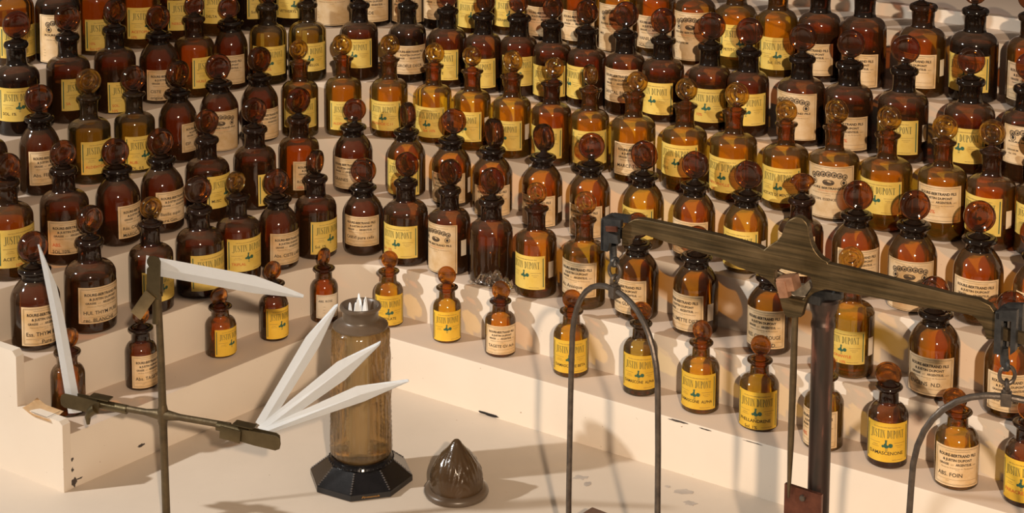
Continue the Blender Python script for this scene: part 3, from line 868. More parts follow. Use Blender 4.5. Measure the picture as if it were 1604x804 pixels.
(5,0.3685,2.2891,0.03,0.1108,0.0174,0.1343,0.0176,0.0005,-24,'A','b','k',('G',-122,62,0.0092,0.0687,'ESSENCE/       20/4')),
(5,0.4237,2.2605,0.0299,0.1099,0.0174,0.1334,0.0174,0.0011,-15,'A','b','k',('R',-108,58,0.0047,0.0471,'~       10%')),
(5,0.4833,2.2195,0.0308,0.1137,0.0174,0.1366,0.0177,0.0008,-12,'A','b','k',('J',-124,58,0.0121,0.0546,'^~   Sol. 10%')),
(5,0.5541,2.1762,0.0303,0.1118,0.0178,0.1337,0.0165,-0.0004,-17,'A','b','k',('J',-124,58,0.0143,0.057,'')),
(5,0.6131,2.1389,0.0294,0.1127,0.0178,0.1358,0.0171,0.0017,-15,'A','b','k',('G',-102,62,0.0237,0.0699,'GERANIUM/  Sol. 10%')),
(6,-0.6646,2.4188,0.0285,0.1214,0.0178,0.1416,0.0171,0.0011,23,'A','a','k',('J',-52,58,0.011,0.053,'')),
(6,-0.6066,2.4302,0.03,0.1211,0.0178,0.1442,0.0171,0.0037,23,'A','d','k',('G',-66,62,0.003,0.0674,'')),
(6,-0.5661,2.4797,0.0305,0.1187,0.0182,0.1395,0.0175,0.0031,23,'A','a','k',('J',-50,58,0.0074,0.0504,'~10%/~Sol.10%')),
(6,-0.5152,2.5185,0.0294,0.1203,0.0185,0.1414,0.0178,0.003,23,'A','a','k',('J',-55,58,0.0144,0.0581,'~ACETOPH./~10%')),
(6,-0.468,2.557,0.0303,0.1194,0.0188,0.1408,0.018,0.0027,23,'A','b','k',('J',-52,58,0.0183,0.061,'~NEROL')),
(6,-0.4203,2.5934,0.0284,0.1178,0.0183,0.1379,0.0183,0.0021,23,'A','a','k',('J',-66,58,0.0195,0.0643,'DELTA')),
(6,-0.374,2.6297,0.0293,0.1187,0.0185,0.1407,0.0185,0.001,23,'A','d','k',('J',-40,58,0.0182,0.063,'Sol. 1%')),
(6,-0.3182,2.6518,0.0293,0.1213,0.0187,0.1434,0.0187,0.0031,23,'A','d','k',('J',-78,58,0.0146,0.0597,'VETIVERYL')),
(6,-0.2596,2.6563,0.0281,0.1208,0.0187,0.143,0.0187,0.0015,-23,'A','d','k',('G',-90,62,0.003,0.0749,'')),
(6,-0.2036,2.6567,0.0267,0.1211,0.0179,0.1433,0.0187,-0.0004,-23,'A','d','k',('R',-84,58,0.0083,0.0533,'FF CADE')),
(6,-0.1507,2.6603,0.0253,0.1206,0.018,0.1428,0.0187,-0.0005,-23,'A','d','k',('R',-96,58,0.0062,0.0522,'')),
(6,-0.1024,2.6384,0.0262,0.1196,0.0178,0.1447,0.0185,0.0012,-23,'A','d','k',('R',-96,58,0.0161,0.0616,'')),
(6,-0.0529,2.6177,0.026,0.1181,0.0177,0.1415,0.0184,-0.0004,-23,'A','a','k',('J',-97,58,0.0088,0.0495,'')),
(6,-0.0009,2.6078,0.0259,0.1185,0.0184,0.1403,0.0184,0.0005,-23,'A','a','k',('J',-91,58,0.0129,0.0549,'GERANYL')),
(6,0.0456,2.5821,0.026,0.1143,0.0175,0.1358,0.0182,-0.0006,-23,'A','b','k',('R',-95,58,0.0056,0.0476,'')),
(6,0.0958,2.5455,0.0268,0.1155,0.0172,0.1368,0.018,-0.0011,-23,'A','a','k',('R',-100,58,0.008,0.0506,'')),
(6,0.147,2.506,0.026,0.1144,0.017,0.1354,0.0177,-0.001,-23,'A','y','k',('G',-104,62,0.003,0.0678,'MIEL')),
(6,0.198,2.4865,0.0273,0.1185,0.0168,0.1363,0.0175,-0.002,-23,'A','a','k',('R',-100,58,0.0122,0.0568,'VANILLE/SOL.')),
(6,0.2476,2.4387,0.0281,0.117,0.0172,0.1374,0.0172,-0.0027,-23,'A','a','k',('G',-110,62,0.0073,0.0725,'GALBANUM')),
(6,0.3,2.4163,0.0279,0.1126,0.0171,0.1329,0.0171,-0.0027,-23,'A','y','k',('J',-85,58,0.0182,0.0616,'PETITGRAIN')),
(6,0.3494,2.3765,0.0264,0.1153,0.0168,0.1353,0.0168,-0.0029,-23,'A','y','k',('J',-98,58,0.0108,0.0536,'    Sol. 10%')),
(6,0.4011,2.3553,0.0282,0.1172,0.0169,0.137,0.0166,-0.0035,-23,'A','b','k',('R',-120,58,0.0093,0.0508,'')),
(6,0.4523,2.3211,0.0284,0.1204,0.0171,0.1385,0.0164,-0.0029,-23,'A','b','k',('R',-120,58,0.0035,0.0462,'')),
(6,0.5182,2.2816,0.0291,0.1146,0.0179,0.1345,0.0148,-0.0035,0,'A','a','k',('R',-124,58,0.0131,0.0561,'^')),
(6,0.5771,2.2561,0.0297,0.115,0.017,0.1347,0.0146,-0.0015,-17,'A','d','k',('J',-124,58,0.0148,0.0603,'')),
(6,0.6396,2.2284,0.0285,0.1141,0.0171,0.1345,0.0151,-0.0038,-16,'A','a','k',('R',-113,58,0.0101,0.057,'')),
]
def body_profile(form, r, hc, rc):
    rb = r * (.16 if form != 'B' else .30)
    P = [(0.0001, .0035), (r * .55, .003), (r * .72, .0), (r - rb, .0)]
    for i in range(1, 6):
        a = PI / 2 * i / 5
        P.append((r - rb + rb * math.sin(a), rb * (1 - math.cos(a)) * .8))
    if form in 'AN':
        rn = rc * (.80 if form == 'A' else .76)
        zs = hc * (.60 if form == 'A' else .615)
        zn = hc * (.735 if form == 'A' else .725)
        P.append((r, zs))
        for i in range(1, 9):
            a = PI / 2 * i / 9
            P.append((rn + (r - rn) * math.cos(a) ** .9, zs + (zn - zs) * math.sin(a) ** 1.05))
        P.append((rn * 1.06, zn + hc * .012))
        i0 = len(P)
        if form == 'A':
            P += [(rn * 1.0, zn + hc * .04), (rn * .97, hc * .83), (rn * 1.02, hc * .925)]
            t = hc * .038
            P += [(rc * .93, hc * .935)] + [(rc - t * .8 + t * .8 * math.cos(a), hc - t + t * math.sin(a)) for a in (-.9, -.4, 0, .4, .9, 1.3)]
        else:
            P += [(rn * .96, zn + hc * .05), (rn * .95, hc * .88), (rn * 1.08, hc * .955)]
            t = hc * .016
            P += [(rc * .94, hc * .965)] + [(rc - t * .8 + t * .8 * math.cos(a), hc - t + t * math.sin(a)) for a in (-.9, 0, .9)]
    elif form == 'B':
        rn = rc * .78
        zs = hc * .58; zn = hc * .845
        P.append((r, zs * .9)); P.append((r * .998, zs))
        for i in range(1, 10):
            u = i / 10
            P.append((r + (rn * 1.03 - r) * (u ** 1.55 * .55 + u * .45 - .18 * math.sin(PI * u)), zs + (zn - zs) * u))
        P.append((rn * 1.02, zn))
        i0 = len(P)
        P += [(rn * .98, zn + .002), (rn, hc * .925)]
        t = hc * .036
        P += [(rc * .90, hc * .935)] + [(rc - t + t * math.cos(a), hc - t + t * math.sin(a)) for a in (-1.0, -.5, 0, .5, 1.0, 1.4)]
    else:
        rn = rc * .74
        zs = hc * .60; zn = hc * .76
        P.append((r, zs))
        for i in range(1, 9):
            a = PI / 2 * i / 9
            P.append((rn + (r - rn) * math.cos(a) ** .95, zs + (zn - zs) * math.sin(a) ** 1.1))
        P.append((rn * 1.05, zn + .0008))
        i0 = len(P)
        P += [(rn * .98, zn + .003), (rn * .97, hc * .91), (rn * 1.08, hc * .945)]
        t = hc * .022
        P += [(rc * .92, hc * .952)] + [(rc - t + t * math.cos(a), hc - t + t * math.sin(a)) for a in (-1.0, -.4, .2, .9, 1.4)]
    ri = rc * .60
    P += [(ri * 1.06, hc + .0002), (ri, hc - .001)]
    return P, i0, ri
def liquid_profile(form, r, lev, hc):
    q = r * .93
    return [(0.0001, .0042), (q * .8, .004), (q * .97, .0065), (q, .010), (q, lev - .0006), (q * .96, lev), (0.0001, lev)]
def stopper(kind, form, hc, ri, hs, Rr, dx, yaw, dark, parent):
    b = MB()
    # plug and little collar in the neck
    b.lathe([(0.0001, hc * .80), (ri * .80, hc * .80), (ri * .98, hc - .0012), (ri * 1.02, hc + .0008), (ri * .72, hc + .0026), (Rr * .26, hc + .0042), (Rr * .22, hs - Rr * .86), (Rr * .34, hs - Rr * .72), (.0001, hs - Rr * .6)], 20, 1)
    if kind == 'h':
        S = []
        n = 14
        T = Matrix.Translation((0, 0, hs)) @ Matrix.Rotation(PI / 2, 4, 'X')
        th = Rr * .42
        ring = []
        for i in range(24):
            a = 2 * PI * i / 24
            x = math.cos(a); y = math.sin(a)
            wx = 1.0 * (.62 + .38 * (y + 1) / 2) if y < 0 else 1.0
            ring.append((Rr * x * wx, Rr * (.72 * y if y > 0 else .86 * y)))
        v = []; f = []
        for (s, t) in ((.02, .62), (.5, .62), (.80, .8), (.95, .55), (1, 0), (.95, -.55), (.80, -.8), (.5, -.62), (.02, -.62)):
            for (x, y) in ring: v.append(T @ Vector((x * s, y * s, th * t)))
        for i in range(8):
            for k in range(24):
                k2 = (k + 1) % 24
                f.append((i * 24 + k, (i + 1) * 24 + k, (i + 1) * 24 + k2, i * 24 + k2))
        b.add(v, f, 0)
    else:
        if kind == 'r':
            t = Rr * .30
            pr = [(.0001, t * .35), (.30, t * .35), (.42, t * .75), (.52, t * .80), (.62, t * .45), (.74, t * .55), (.86, t * 1.0), (.96, t * .8), (1.0, 0)]
        elif kind == 's' or kind == 't':
            t = Rr * .28
            pr = [(.0001, t * .45), (.55, t * .45), (.78, t * .85), (.92, t * 1.0), (.99, t * .5), (1.0, 0)]
        else:
            t = Rr * .36
            pr = [(.0001, t * .55), (.50, t * .56), (.70, t * .70), (.84, t * .98), (.94, t * .86), (.99, t * .4), (1.0, 0)]
        prof = [(p[0] * Rr, -p[1]) for p in pr] + [(p[0] * Rr, p[1]) for p in reversed(pr[:-1])]
        lean = R(62) if kind == 't' else 0
        T = Matrix.Translation((0, 0, hs - Rr)) @ Matrix.Rotation(R(yaw), 4, 'Z') @ Matrix.Rotation(-lean, 4, 'X') @ Matrix.Translation((0, 0, Rr)) @ Matrix.Rotation(PI / 2, 4, 'X')
        b.lathe(prof, 32, 0, T)
    o = b.build('stopper', [ST['ring'] if kind == 'r' else ST['small'] if kind in 'sth' else ST['brown'], dark], parent, True, 60)
    o.location.x = dx * .8
    return o
SH = {'y': 'light amber', 'a': 'amber', 'b': 'brown', 'd': 'very dark brown', 'o': 'olive brown', 'r': 'red brown'}
FM = {'A': 'shouldered', 'N': 'slender', 'B': 'squat', 'C': 'small'}
LB = {'J': 'yellow label', 'R': 'cream label', 'G': 'tall medal label', 'W': 'pinkish label'}
ROWN = {1: 'front row', 2: 'second row', 3: 'third row', 4: 'fourth row', 5: 'fifth row', 6: 'top row'}
ORD = ['', 'first', 'second', 'third', 'fourth', 'fifth', 'sixth', 'seventh', 'eighth', 'ninth', 'tenth', 'eleventh', 'twelfth', 'thirteenth']
STEPN = {1: 'small bottles on the lowest step', 2: 'bottles on the second step', 3: 'bottles on the third step', 4: 'bottles on the fourth step', 5: 'bottles on the fifth step', 6: 'bottles on the top step'}
rows = {}
for rec in B: rows.setdefault(rec[0], []).append(rec)
def words(t):
    for ch in ".,/'()%-": t = t.replace(ch, ' ')
    return len(t.split())
def clean(t): return ' '.join(t.replace('~', '').replace('^', '').replace('é', 'e').replace('/', ' ').split())
texts = {}
for rec in B:
    if rec[13] and clean(rec[13][5]): texts.setdefault((clean(rec[13][5]).lower(), rec[0]), []).append(rec)
for rec in B:
    k, X_, Y_, r, hc, rc, hs, Rr, dx, yaw, form, sh, sk, lab = rec
    row = rows[k]
    i = row.index(rec); n = len(row)
    if i < n // 2: pos = '%s from the left' % ORD[i + 1]
    else: pos = '%s from the right' % ORD[n - i]
    if i == 0: pos = 'leftmost'
    if i == n - 1: pos = 'rightmost'
    t = clean(lab[5]) if lab else ''
    head = '%s %s bottle' % (FM[form], SH[sh])
    if not lab: head += ' without label'
    elif t and len(texts[(t.lower(), k)]) == 1 and len(t.split()) <= 4 and len(t) > 4 and not t.startswith('Sol') and not t.startswith('SOL') and '%' not in t:
        head += ' with %s typed %s' % (LB[lab[0]], t)
    else: head += ' with %s' % LB[lab[0]]
    label = head + ', ' + ROWN[k] + ', ' + pos
    if words(label) > 16: label = label.replace(FM[form] + ' ', '', 1)
    if words(label) > 16: label = label.replace(' typed ', ' ', 1)
    if words(label) > 16: label = label.replace('very dark', 'dark', 1)
    if words(label) > 16: label = label.replace(' bottle with ', ' bottle, ', 1)
    if words(label) > 16: label = label.replace('light amber', 'amber', 1)
    if words(label) > 16: label = label.replace(FM[form] + ' ', '', 1)
    if words(label) > 16: label = label.replace(' from the ', ' from ', 1)
    root = empty('apothecary_bottle', (X_, Y_, k * H))
    tag(root, label, 'bottle', STEPN[k])
    P, i0, ri = body_profile(form, r, hc, rc)
    b = MB()
    b.lathe(P, 40, 0, mfun=lambda i, q=(i0 + 1 if form == 'C' and sh in 'ya' else i0 - 1): 1 if i >= q else 0)
    ob = b.build('body', [G[sh], GT['k' if form == 'B' or (form == 'A' and sh == 'b' and k > 4) else sh]], root, True, 70)
    rnd = random.Random(int(X_ * 1e4) + k)
    fill = {'y': .10, 'a': .14, 'b': .42, 'd': .5, 'o': .13, 'r': .2}[sh] * (.75 + .5 * rnd.random())
    if form == 'B' and sh == 'b': fill = .20
    if form == 'C': fill = .09 if sh in 'ya' else .3
    lev = max(.012, hc * fill)
    b = MB()
    b.lathe(liquid_profile(form, r, lev, hc), 32)
    b.build('liquid', LIQ['deep' if sh in 'bdr' or form in 'AB' else 'thin'], root, True, 50)
    stopper(sk, form, hc, ri, hs, Rr, dx, yaw, GT[sh] if sk in 'rst' else ST['dark'], root)
    if lab:
        make_label(lab[0], r + .0002, lab[1], lab[2], lab[3], lab[4], lab[5].replace('^', ''), root, tilt=R(rnd.uniform(-.8, .8)), vivid=k == 1)
        if '^' in lab[5]:
            F = Flat(); F.rect(-.0044, -.0105, .0044, .0105, 0, nx=4)
            F.wrap('side_tag', r + .0004, lab[1] + lab[2] + 20, hc * .33, [M['white_paper']], root)
# ------------------------------------------------------------------ perfume balance
BS = .90; BZ = .10      # size of the balance and height its parts are counted from
BO = Vector((.2999 * BS, 1.846 * BS, 0)); BYAW = R(-33)
bal = empty('balance_scale', BO, BYAW)
tag(bal, 'antique brass beam balance on a dark copper column standing before the right steps', 'scale')
def bl(u, z, t): return Vector((u, t, z))      # t>0 is away from the viewer
top = [(-.209, .3244), (-.203, .3325), (-.194, .3385), (-.187, .3405), (-.178, .3410), (-.0903, .3403), (-.0460, .3375), (-.0384, .3352), (-.0327, .3412), (-.0242, .3476), (-.0195, .3540), (-.0173, .3613), (-.0150, .3675),
       (-.0100, .3735), (-.0035, .3775), (.0030, .3772), (.0078, .3735), (.0108, .3680), (.0111, .3627), (.0142, .3525), (.0180, .3455), (.0216, .3417), (.0270, .3380), (.0320, .3368), (.0330, .3345), (.0752, .3338), (.1621, .3301), (.1910, .3306), (.2030, .3270), (.2095, .3190), (.2123, .3126), (.2118, .2947),
       (.2004, .2922), (.1985, .3000), (.1951, .3056), (.1900, .3105), (.1853, .3131), (.1627, .3123), (.1300, .3101), (.0759, .3092), (.0449, .3073), (.0310, .3071), (.0245, .3035), (.0185, .3004), (.0116, .2934), (.0085, .2850), (.0064, .2772),
       (.0051, .2715), (-.0113, .2679), (-.0140, .2710), (-.0166, .2764), (-.0195, .2860), (-.0228, .2943), (-.0275, .2995), (-.0332, .3032), (-.0450, .3076), (-.0671, .3100), (-.0897, .3160), (-.1361, .3186), (-.1798, .3236), (-.1939, .3201), (-.1985, .3140), (-.2001, .3074), (-.2089, .3060)]
hole = [(-.0263, .3150), (-.0191, .3185), (-.0019, .3179), (.0138, .3164), (.0172, .3068), (.0120, .2980), (.0060, .2909), (-.0083, .2892), (-.0156, .2935), (-.0225, .3010), (-.0262, .3061)]
b = MB()
b.prism(top, -.0045, .0045, bl, 0, hole)
ob = b.build('beam', M['beam'], bal, True, 28)
bv = ob.modifiers.new('b', 'BEVEL'); bv.width = .0007; bv.segments = 2; bv.limit_method = 'ANGLE'; bv.angle_limit = R(50)
# fulcrum: copper block and agate-grey bearing behind the opening
b = MB()
b.box((-.010, -.004, .3055), (.019, .018, .015), 0, Matrix.Rotation(R(-16), 3, 'Y'), .0015)
b.box((-.013, -.009, .3000), (.011, .010, .018), 0, Matrix.Rotation(R(-16), 3, 'Y'), .0015)
b.build('knife_edge_block', M['pale_copper'], bal)
b = MB()
b.prism([(-.02, .292), (-.005, .2885), (.010, .292), (.0175, .305), (.013, .314), (.002, .302), (-.02, .300)], .006, .012, bl)
b.build('bearing_plate', solid('grey_green_metal', rgb(96, 90, 78), rgb(160, 152, 136), 90, .5, .4), bal)
# column (leans a touch in the photograph's direction)
b = MB()
lean = 0
Tm = Matrix.Translation((.0185, .022, .041 - .13))
b.lathe([(.0001, 0)] + [(r_, z_ + .13) for r_, z_ in ((.0116, -.13), (.0116, .212), (.0128, .215), (.0128, .219), (.0116, .221), (.0116, .228), (.0135, .232), (.0150, .238), (.0155, .243), (.0135, .2455), (.0001, .2455))], 36, 0, Tm)
b.build('column', M['column'], bal, True, 35)
b = MB()
b.box((.020, .020, .291), (.040, .010, .010), 0, Matrix.Rotation(R(-14), 3, 'Y'), .002)
b.box((.014, .016, .2885), (.016, .022, .010), 0, None, .002)
b.build('support_bracket', M['black_iron'], bal)
b = MB()
b.prism([(-.0125, .020), (-.0125, .0815), (.0295, .0800), (.0295, .020)], .004, .0085, bl)
pl = b.build('index_plate', M['copper'], bal, True, 30)
b = MB()
for z in (.0715, .0495):
    b.lathe([(.0001, -.002), (.0032, -.0015), (.0036, 0), (.0030, .0018), (.0001, .0022)], 14, 0, Matrix.Translation((.0085, .0035, z)) @ Matrix.Rotation(PI / 2, 4, 'X'))
b.build('screw', M['steel'], pl)
b = MB()
b.tube([(-.0035, 0, .282), (-.0040, 0, .20), (-.0046, -.0005, .13), (-.0050, -.001, .0865), (-.0054, -.001, .0700)], [.0034, .0037, .0034, .0022, .0010], 12)
b.build('pointer', M['bronze'], bal)
b = MB()
b.box((0, .015, -.0935), (.14, .11, .030), 0, None, .004)
b.box((0, .015, -.1060), (.17, .14, .010), 0, None, .002)
b.build('base', M['wood'], bal, True, 40)
# left end bearing block
def end_block(u0, u1, name):
    b = MB()
    s = 1 if u1 > u0 else -1
    outl = [(u0, .2985), (u0, .3320), (u0 + s * .0035, .3355), (u1, .3370), (u1, .3290), (u0 + s * .0100, .3275), (u0 + s * .0095, .3205), (u1 - s * .004, .3190), (u1 - s * .002, .3100), (u0 + s * .0110, .3090), (u0 + s * .0085, .2985)]
    b.prism(outl, -.012, -.006, bl)
    b.prism(outl, .006, .012, bl)
    b.box(((u0 * 1 + s * .002), 0, .3170), (.004, .024, .036), 0, None, .0006)
    b.box(((u0 + u1) / 2 + s * .002, -.0130, .3260), (.014, .003, .006), 1, Matrix.Rotation(R(-8), 3, 'Y'), .0005)
    return b.build(name, [M['black_iron'], M['copper']], bal, True, 30)
end_block(-.2310, -.2065, 'end_bearing')
b = MB()
b.prism([(.2110, .2830), (.2110, .3225), (.2150, .3275), (.2320, .3310), (.2320, .2900), (.2270, .2850), (.2270, .3190), (.2175, .3175), (.2175, .2830)], -.013, -.006, bl)
b.prism([(.2110, .2830), (.2110, .3225), (.2150, .3275), (.2320, .3310), (.2320, .2900), (.2270, .2850), (.2270, .3190), (.2175, .3175), (.2175, .2830)], .006, .013, bl)
b.box((.2135, 0, .3215), (.005, .026, .008), 0, None, .001)
b.box((.2290, 0, .3000), (.030, .006, .012), 1, None, .001)
b.build('end_bearing', [M['black_iron'], M['bronze']], bal, True, 30)

for ch in bal.children:
    ch.scale = (BS, BS, BS); ch.location = (0, 0, BZ)
def stirrup(u, zt, yaw, wid, label, z_pan, grp):
    """hook, chain links, clamp, bent rod and the square pan it carries"""
    p = BO + Matrix.Rotation(BYAW, 3, 'Z') @ Vector((u * BS, 0, 0))
    t = empty('pan_stirrup', (p.x, p.y, 0), yaw)
    tag(t, label, 'scale pan', grp)
    b = MB()
    b.tube([(-.004, 0, zt + .046), (-.003, 0, zt + .030), (0, 0, zt + .024)], .0042, 8)
    b.torus((0, 0, zt + .0285), .0042, .0021, rot=Matrix.Rotation(R(90), 3, 'Z'))
    b.build('hook', M['black_iron'], t)
    b = MB()
    b.torus((0, 0, zt + .0185), .0076, .0020, stretch=1.15, rot=Matrix.Rotation(R(20), 3, 'Z'))
    b.build('chain_link', M['steel'], t)
    b = MB()
    b.torus((0, 0, zt + .0085), .0046, .0020, rot=Matrix.Rotation(R(100), 3, 'Z'))
    b.tube([(0, 0, zt - .001), (0, 0, zt + .0045)], .0038, 12)
    b.build('swivel_eye', M['steel'], t)
    b = MB()
    b.box((0, 0, zt - .0055), (.0105, .0110, .0140), 0, None, .0016)
    b.build('clamp', M['steel'], t)
    b = MB()
    pts = []
    zt2 = zt - .0035
    r = wid
    for i in range(0, 19):
        a = PI - PI * i / 18
        c = math.cos(a); s_ = math.sin(a)
        x = r * (abs(c) ** .9) * (1 if c > 0 else -1)
        pts.append((x, 0, zt2 - r * 1.25 + r * 1.25 * s_ ** .8))
    pts = [(-r * 1.04, 0, z_pan + .002), (-r * 1.04, 0, z_pan + .05), (-r * 1.02, 0, zt2 - r * 1.9)] + pts + [(r * 1.02, 0, zt2 - r * 1.9), (r * 1.04, 0, z_pan + .05), (r * 1.04, 0, z_pan + .002)]
    b.tube(pts, .0033, 10)
    b.build('bent_rod', M['steel'], t)
    b = MB()
    b.box((0, 0, z_pan), (.205, .205, .007), 0, Matrix.Rotation(R(18), 3, 'Z'), .0012)
    b.build('pan', M['wood'], t, True, 30)
    for ch in t.children:
        ch.scale = (BS, BS, BS); ch.location = (0, 0, BZ)
    return t
stirrup(-.2195, .2555, R(-57), .081, 'black iron stirrup hanging on chain links from left end of the balance beam', -.078, None)
stirrup(.2212, .2405, R(-18), .088, 'black iron stirrup hanging from the right end of the balance beam at photo edge', -.078, None)

# ------------------------------------------------------------------ blotter holder stand
BY = math.atan2(1.8688 - 1.9378, -.2654 + .4793)
hst = empty('blotter_stand', (-.3725, 1.8987, 0), BY)
tag(hst, 'tarnished brass cross shaped clip stand holding white paper strips, in front of left steps', 'paper strip stand')
b = MB()
b.lathe([(.0001, 0), (.027, 0), (.027, .003), (.018, .007), (.008, .011), (.0042, .018)], 32)
b.build('foot', M['bronze'], hst, True, 40)
b = MB()
zc = .135
b.tube([(.002, 0, .02), (.001, 0, .08), (0, 0, zc), (-.001, 0, .20), (-.003, 0, .268)], [.0044, .0042, .0045, .0040, .0036], 14)
b.build('upright', M['bronze'], hst)
b = MB()
b.tube([(-.062, 0, zc + .001), (-.02, 0, zc), (-.004, 0, zc), (.004, 0, zc), (.02, 0, zc), (.080, 0, zc - .001)], [.0036, .0036, .0058, .0058, .0036, .0036], 14)
b.tube([(0, 0, zc - .012), (0, 0, zc - .003), (0, 0, zc + .003), (0, 0, zc + .012)], [.0044, .0062, .0062, .0042], 14)
b.build('cross_bar', M['bronze'], hst)
def clip(T, name, lever):
    b = MB()
    def bx(c, d, rot=None, m=0, bev=.0006): b.box(T @ Vector(c), d, m, (T.to_3x3() @ rot) if rot is not None else T.to_3x3(), bev)
    I = Matrix.Identity(3)
    b.tube([T @ Vector((-.030, 0, 0)), T @ Vector((.004, 0, 0))], .0050, 14)            # socket
    P = [(.000, -.0070), (.000, .0062), (.018, .0078), (.042, .0080), (.0465, .0055), (.0475, 0), (.0465, -.0055), (.042, -.0080), (.018, -.0078)]
    for (yy, m_) in ((-.0085, 0), (.0010, 0)):
        b.prism(P if m_ == 0 and yy < 0 else [(u * .9, w2 * .8) for u, w2 in P], yy, yy + .0012, lambda u, w2, t: T @ Vector((u, t - .0006 * math.sin(u * 60), w2)), m_)
    bx((.002, -.001, .0086), (.024, .012, .0016), I)
    b.tube([T @ Vector((.004, -.008, 0)), T @ Vector((.004, .007, 0))], .0042, 12)
    x, z, ang, ln = lever
    if ang == 62:
        b.tube([T @ Vector(q) for q in ((.004, -.009, -.002), (.009, -.010, -.006), (.012, -.0105, -.012), (.011, -.011, -.020))], [.0052, .0050, .0035, .0018], 10)
    else: bx((x, -.0102, z), (ln, .0014, .0138), Matrix.Rotation(R(ang), 3, 'Y'), 1, .0005)
    return b.build(name, [M['brass'], M['brass_bright'] if abs(ang) == 33 else M['brass']], hst, True, 30)
clip(Matrix.Translation((.096, -.002, zc - .004)) @ Matrix.Rotation(R(4), 4, 'Y'), 'clip', (-.010, -.001, 2, .024))
clip(Matrix.Translation((-.073, 0, zc + .001)) @ Matrix.Scale(-1, 4, (1, 0, 0)) @ Matrix.Rotation(R(-3), 4, 'Y'), 'clip', (.010, -.008, 62, .016))
clip(Matrix.Translation((-.004, 0, .2675)) @ Matrix.Rotation(R(-88), 4, 'Y'), 'clip', (-.008, .011, 33, .032))

def strip(pts, ridge, label, group, y, dy=0.004, th=.0007):
    """folded blotter: outline in x,z with a crease line; crease stands towards the viewer"""
    cx = sum(p[0] for p in pts) / len(pts); cz = sum(p[1] for p in pts) / len(pts)
    bm = bmesh.new()
    n = len(pts)
    vo = [bm.verts.new((p[0] - cx, 0, p[1] - cz)) for p in pts]
    vi = [bm.verts.new((p[0] - cx, -dy, p[1] - cz)) for p in ridge]
    # two flanks: the outline is split at its first and split index
    h = n // 2
    up = vo[:h]; lo = vo[h:][::-1]
    for side in (up, lo):
        m_ = len(side)
        for i in range(m_ - 1):
            bm.faces.new((side[i], side[i + 1], vi[i + 1], vi[i]))
    bmesh.ops.solidify(bm, geom=bm.faces[:], thickness=th)
    bmesh.ops.recalc_face_normals(bm, faces=bm.faces[:])
    m = MB(); m.bm(bm)
    o = m.build('paper_strip', M['strip'], None, False)
    o.location = (cx, y, cz)
    tag(o, label, 'paper strip', group)
    return o
GS = None
def creased(up, lo, label, y, f=.5, dy=.0028, ref=1.90):
    q = y / ref
    up = [(a[0] * q, 1 - (1 - a[1]) * q) for a in up]; lo = [(a[0] * q, 1 - (1 - a[1]) * q) for a in lo]
    ridge = [(a[0] * (1 - f) + b_[0] * f, a[1] * (1 - f) + b_[1] * f) for a, b_ in zip(up, lo)]
    return strip(up + lo[::-1], ridge, label, GS, y, dy)
creased([(-.4720, .1398), (-.4864, .2452), (-.4991, .3230), (-.4999, .3275)], [(-.4576, .1414), (-.4734, .2453), (-.4807, .2820), (-.4980, .3278)],
        'white paper strip standing upright in the left clip of the brass stand', 1.9315, .5, .0012, 1.89)
creased([(-.3851, .3162), (-.2698, .2944), (-.2428, .2840), (-.2185, .2735)], [(-.3862, .2958), (-.2700, .2746), (-.2450, .2722), (-.2192, .2700)],
        'white paper strip pointing right from the top clip of the brass stand', 1.8950, .55, .0022, 1.89)
creased([(-.2731, .1263), (-.2180, .2228), (-.1870, .2585), (-.1835, .2600)], [(-.2595, .1200), (-.2037, .2121), (-.1838, .2560), (-.1829, .2590)],
        'steepest of the three white paper strips fanned out in the right clip', 1.8830, .5)
creased([(-.2710, .1210), (-.1847, .1951), (-.1422, .2167), (-.1380, .2190)], [(-.2600, .1135), (-.1759, .1751), (-.1390, .2140), (-.1374, .2180)],
        'middle of the three white paper strips fanned out in the right clip', 1.8780, .45)
creased([(-.2690, .1185), (-.1643, .1679), (-.1094, .1761), (-.1078, .1752)], [(-.2650, .1115), (-.1555, .1507), (-.1090, .1725), (-.1074, .1738)],
        'lowest of the three white paper strips fanned out in the right clip', 1.8730, .5)

# ------------------------------------------------------------------ moulded glass blotter holder
VX, VY = -.1702, 2.0296
vase = empty('moulded_glass_jar', (VX, VY, 0))
tag(vase, 'tall smoked brown moulded glass jar on a black octagonal foot, full of white strips', 'jar')
b = MB()
def octa(r, z, ph): return [(r * math.cos(ph + 2 * PI * i / 8), r * math.sin(ph + 2 * PI * i / 8), z) for i in range(8)]
ph = R(-97)
rings = [octa(.0575, 0, ph), octa(.0600, .0010, ph), octa(.0600, .0075, ph), octa(.0585, .0085, ph), octa(.0385, .0245, ph)]
v = []; f = []
for rg in rings: v += rg
for i in range(len(rings) - 1):
    for k in range(8):
        k2 = (k + 1) % 8
        f.append((i * 8 + k, i * 8 + k2, (i + 1) * 8 + k2, (i + 1) * 8 + k))
f.append(tuple(range(8))[::-1]); f.append(tuple(32 + k for k in range(8)))
b.add(v, f)
for k in range(8):   # braided ribs along the eight ridges
    a = ph + 2 * PI * k / 8
    for q in range(9):
        u = .05 + .9 * q / 8
        r_ = .0585 + (.0385 - .0585) * u; z_ = .0085 + (.0245 - .0085) * u
        bmk = bmesh.new(); bmesh.ops.create_icosphere(bmk, subdivisions=1, radius=1)
        for vv in bmk.verts: vv.co = Vector((vv.co.x * .0016, vv.co.y * .0012, vv.co.z * .0009))
        b.bm(bmk, (r_ * math.cos(a), r_ * math.sin(a), z_), Matrix.Rotation(a + R(35 if q % 2 else -35), 3, 'Z'), 1)
b.lathe([(.0001, .024), (.0360, .024), (.0375, .0255), (.0365, .0275), (.0340, .0290), (.0345, .0310), (.0001, .0310)], 48)
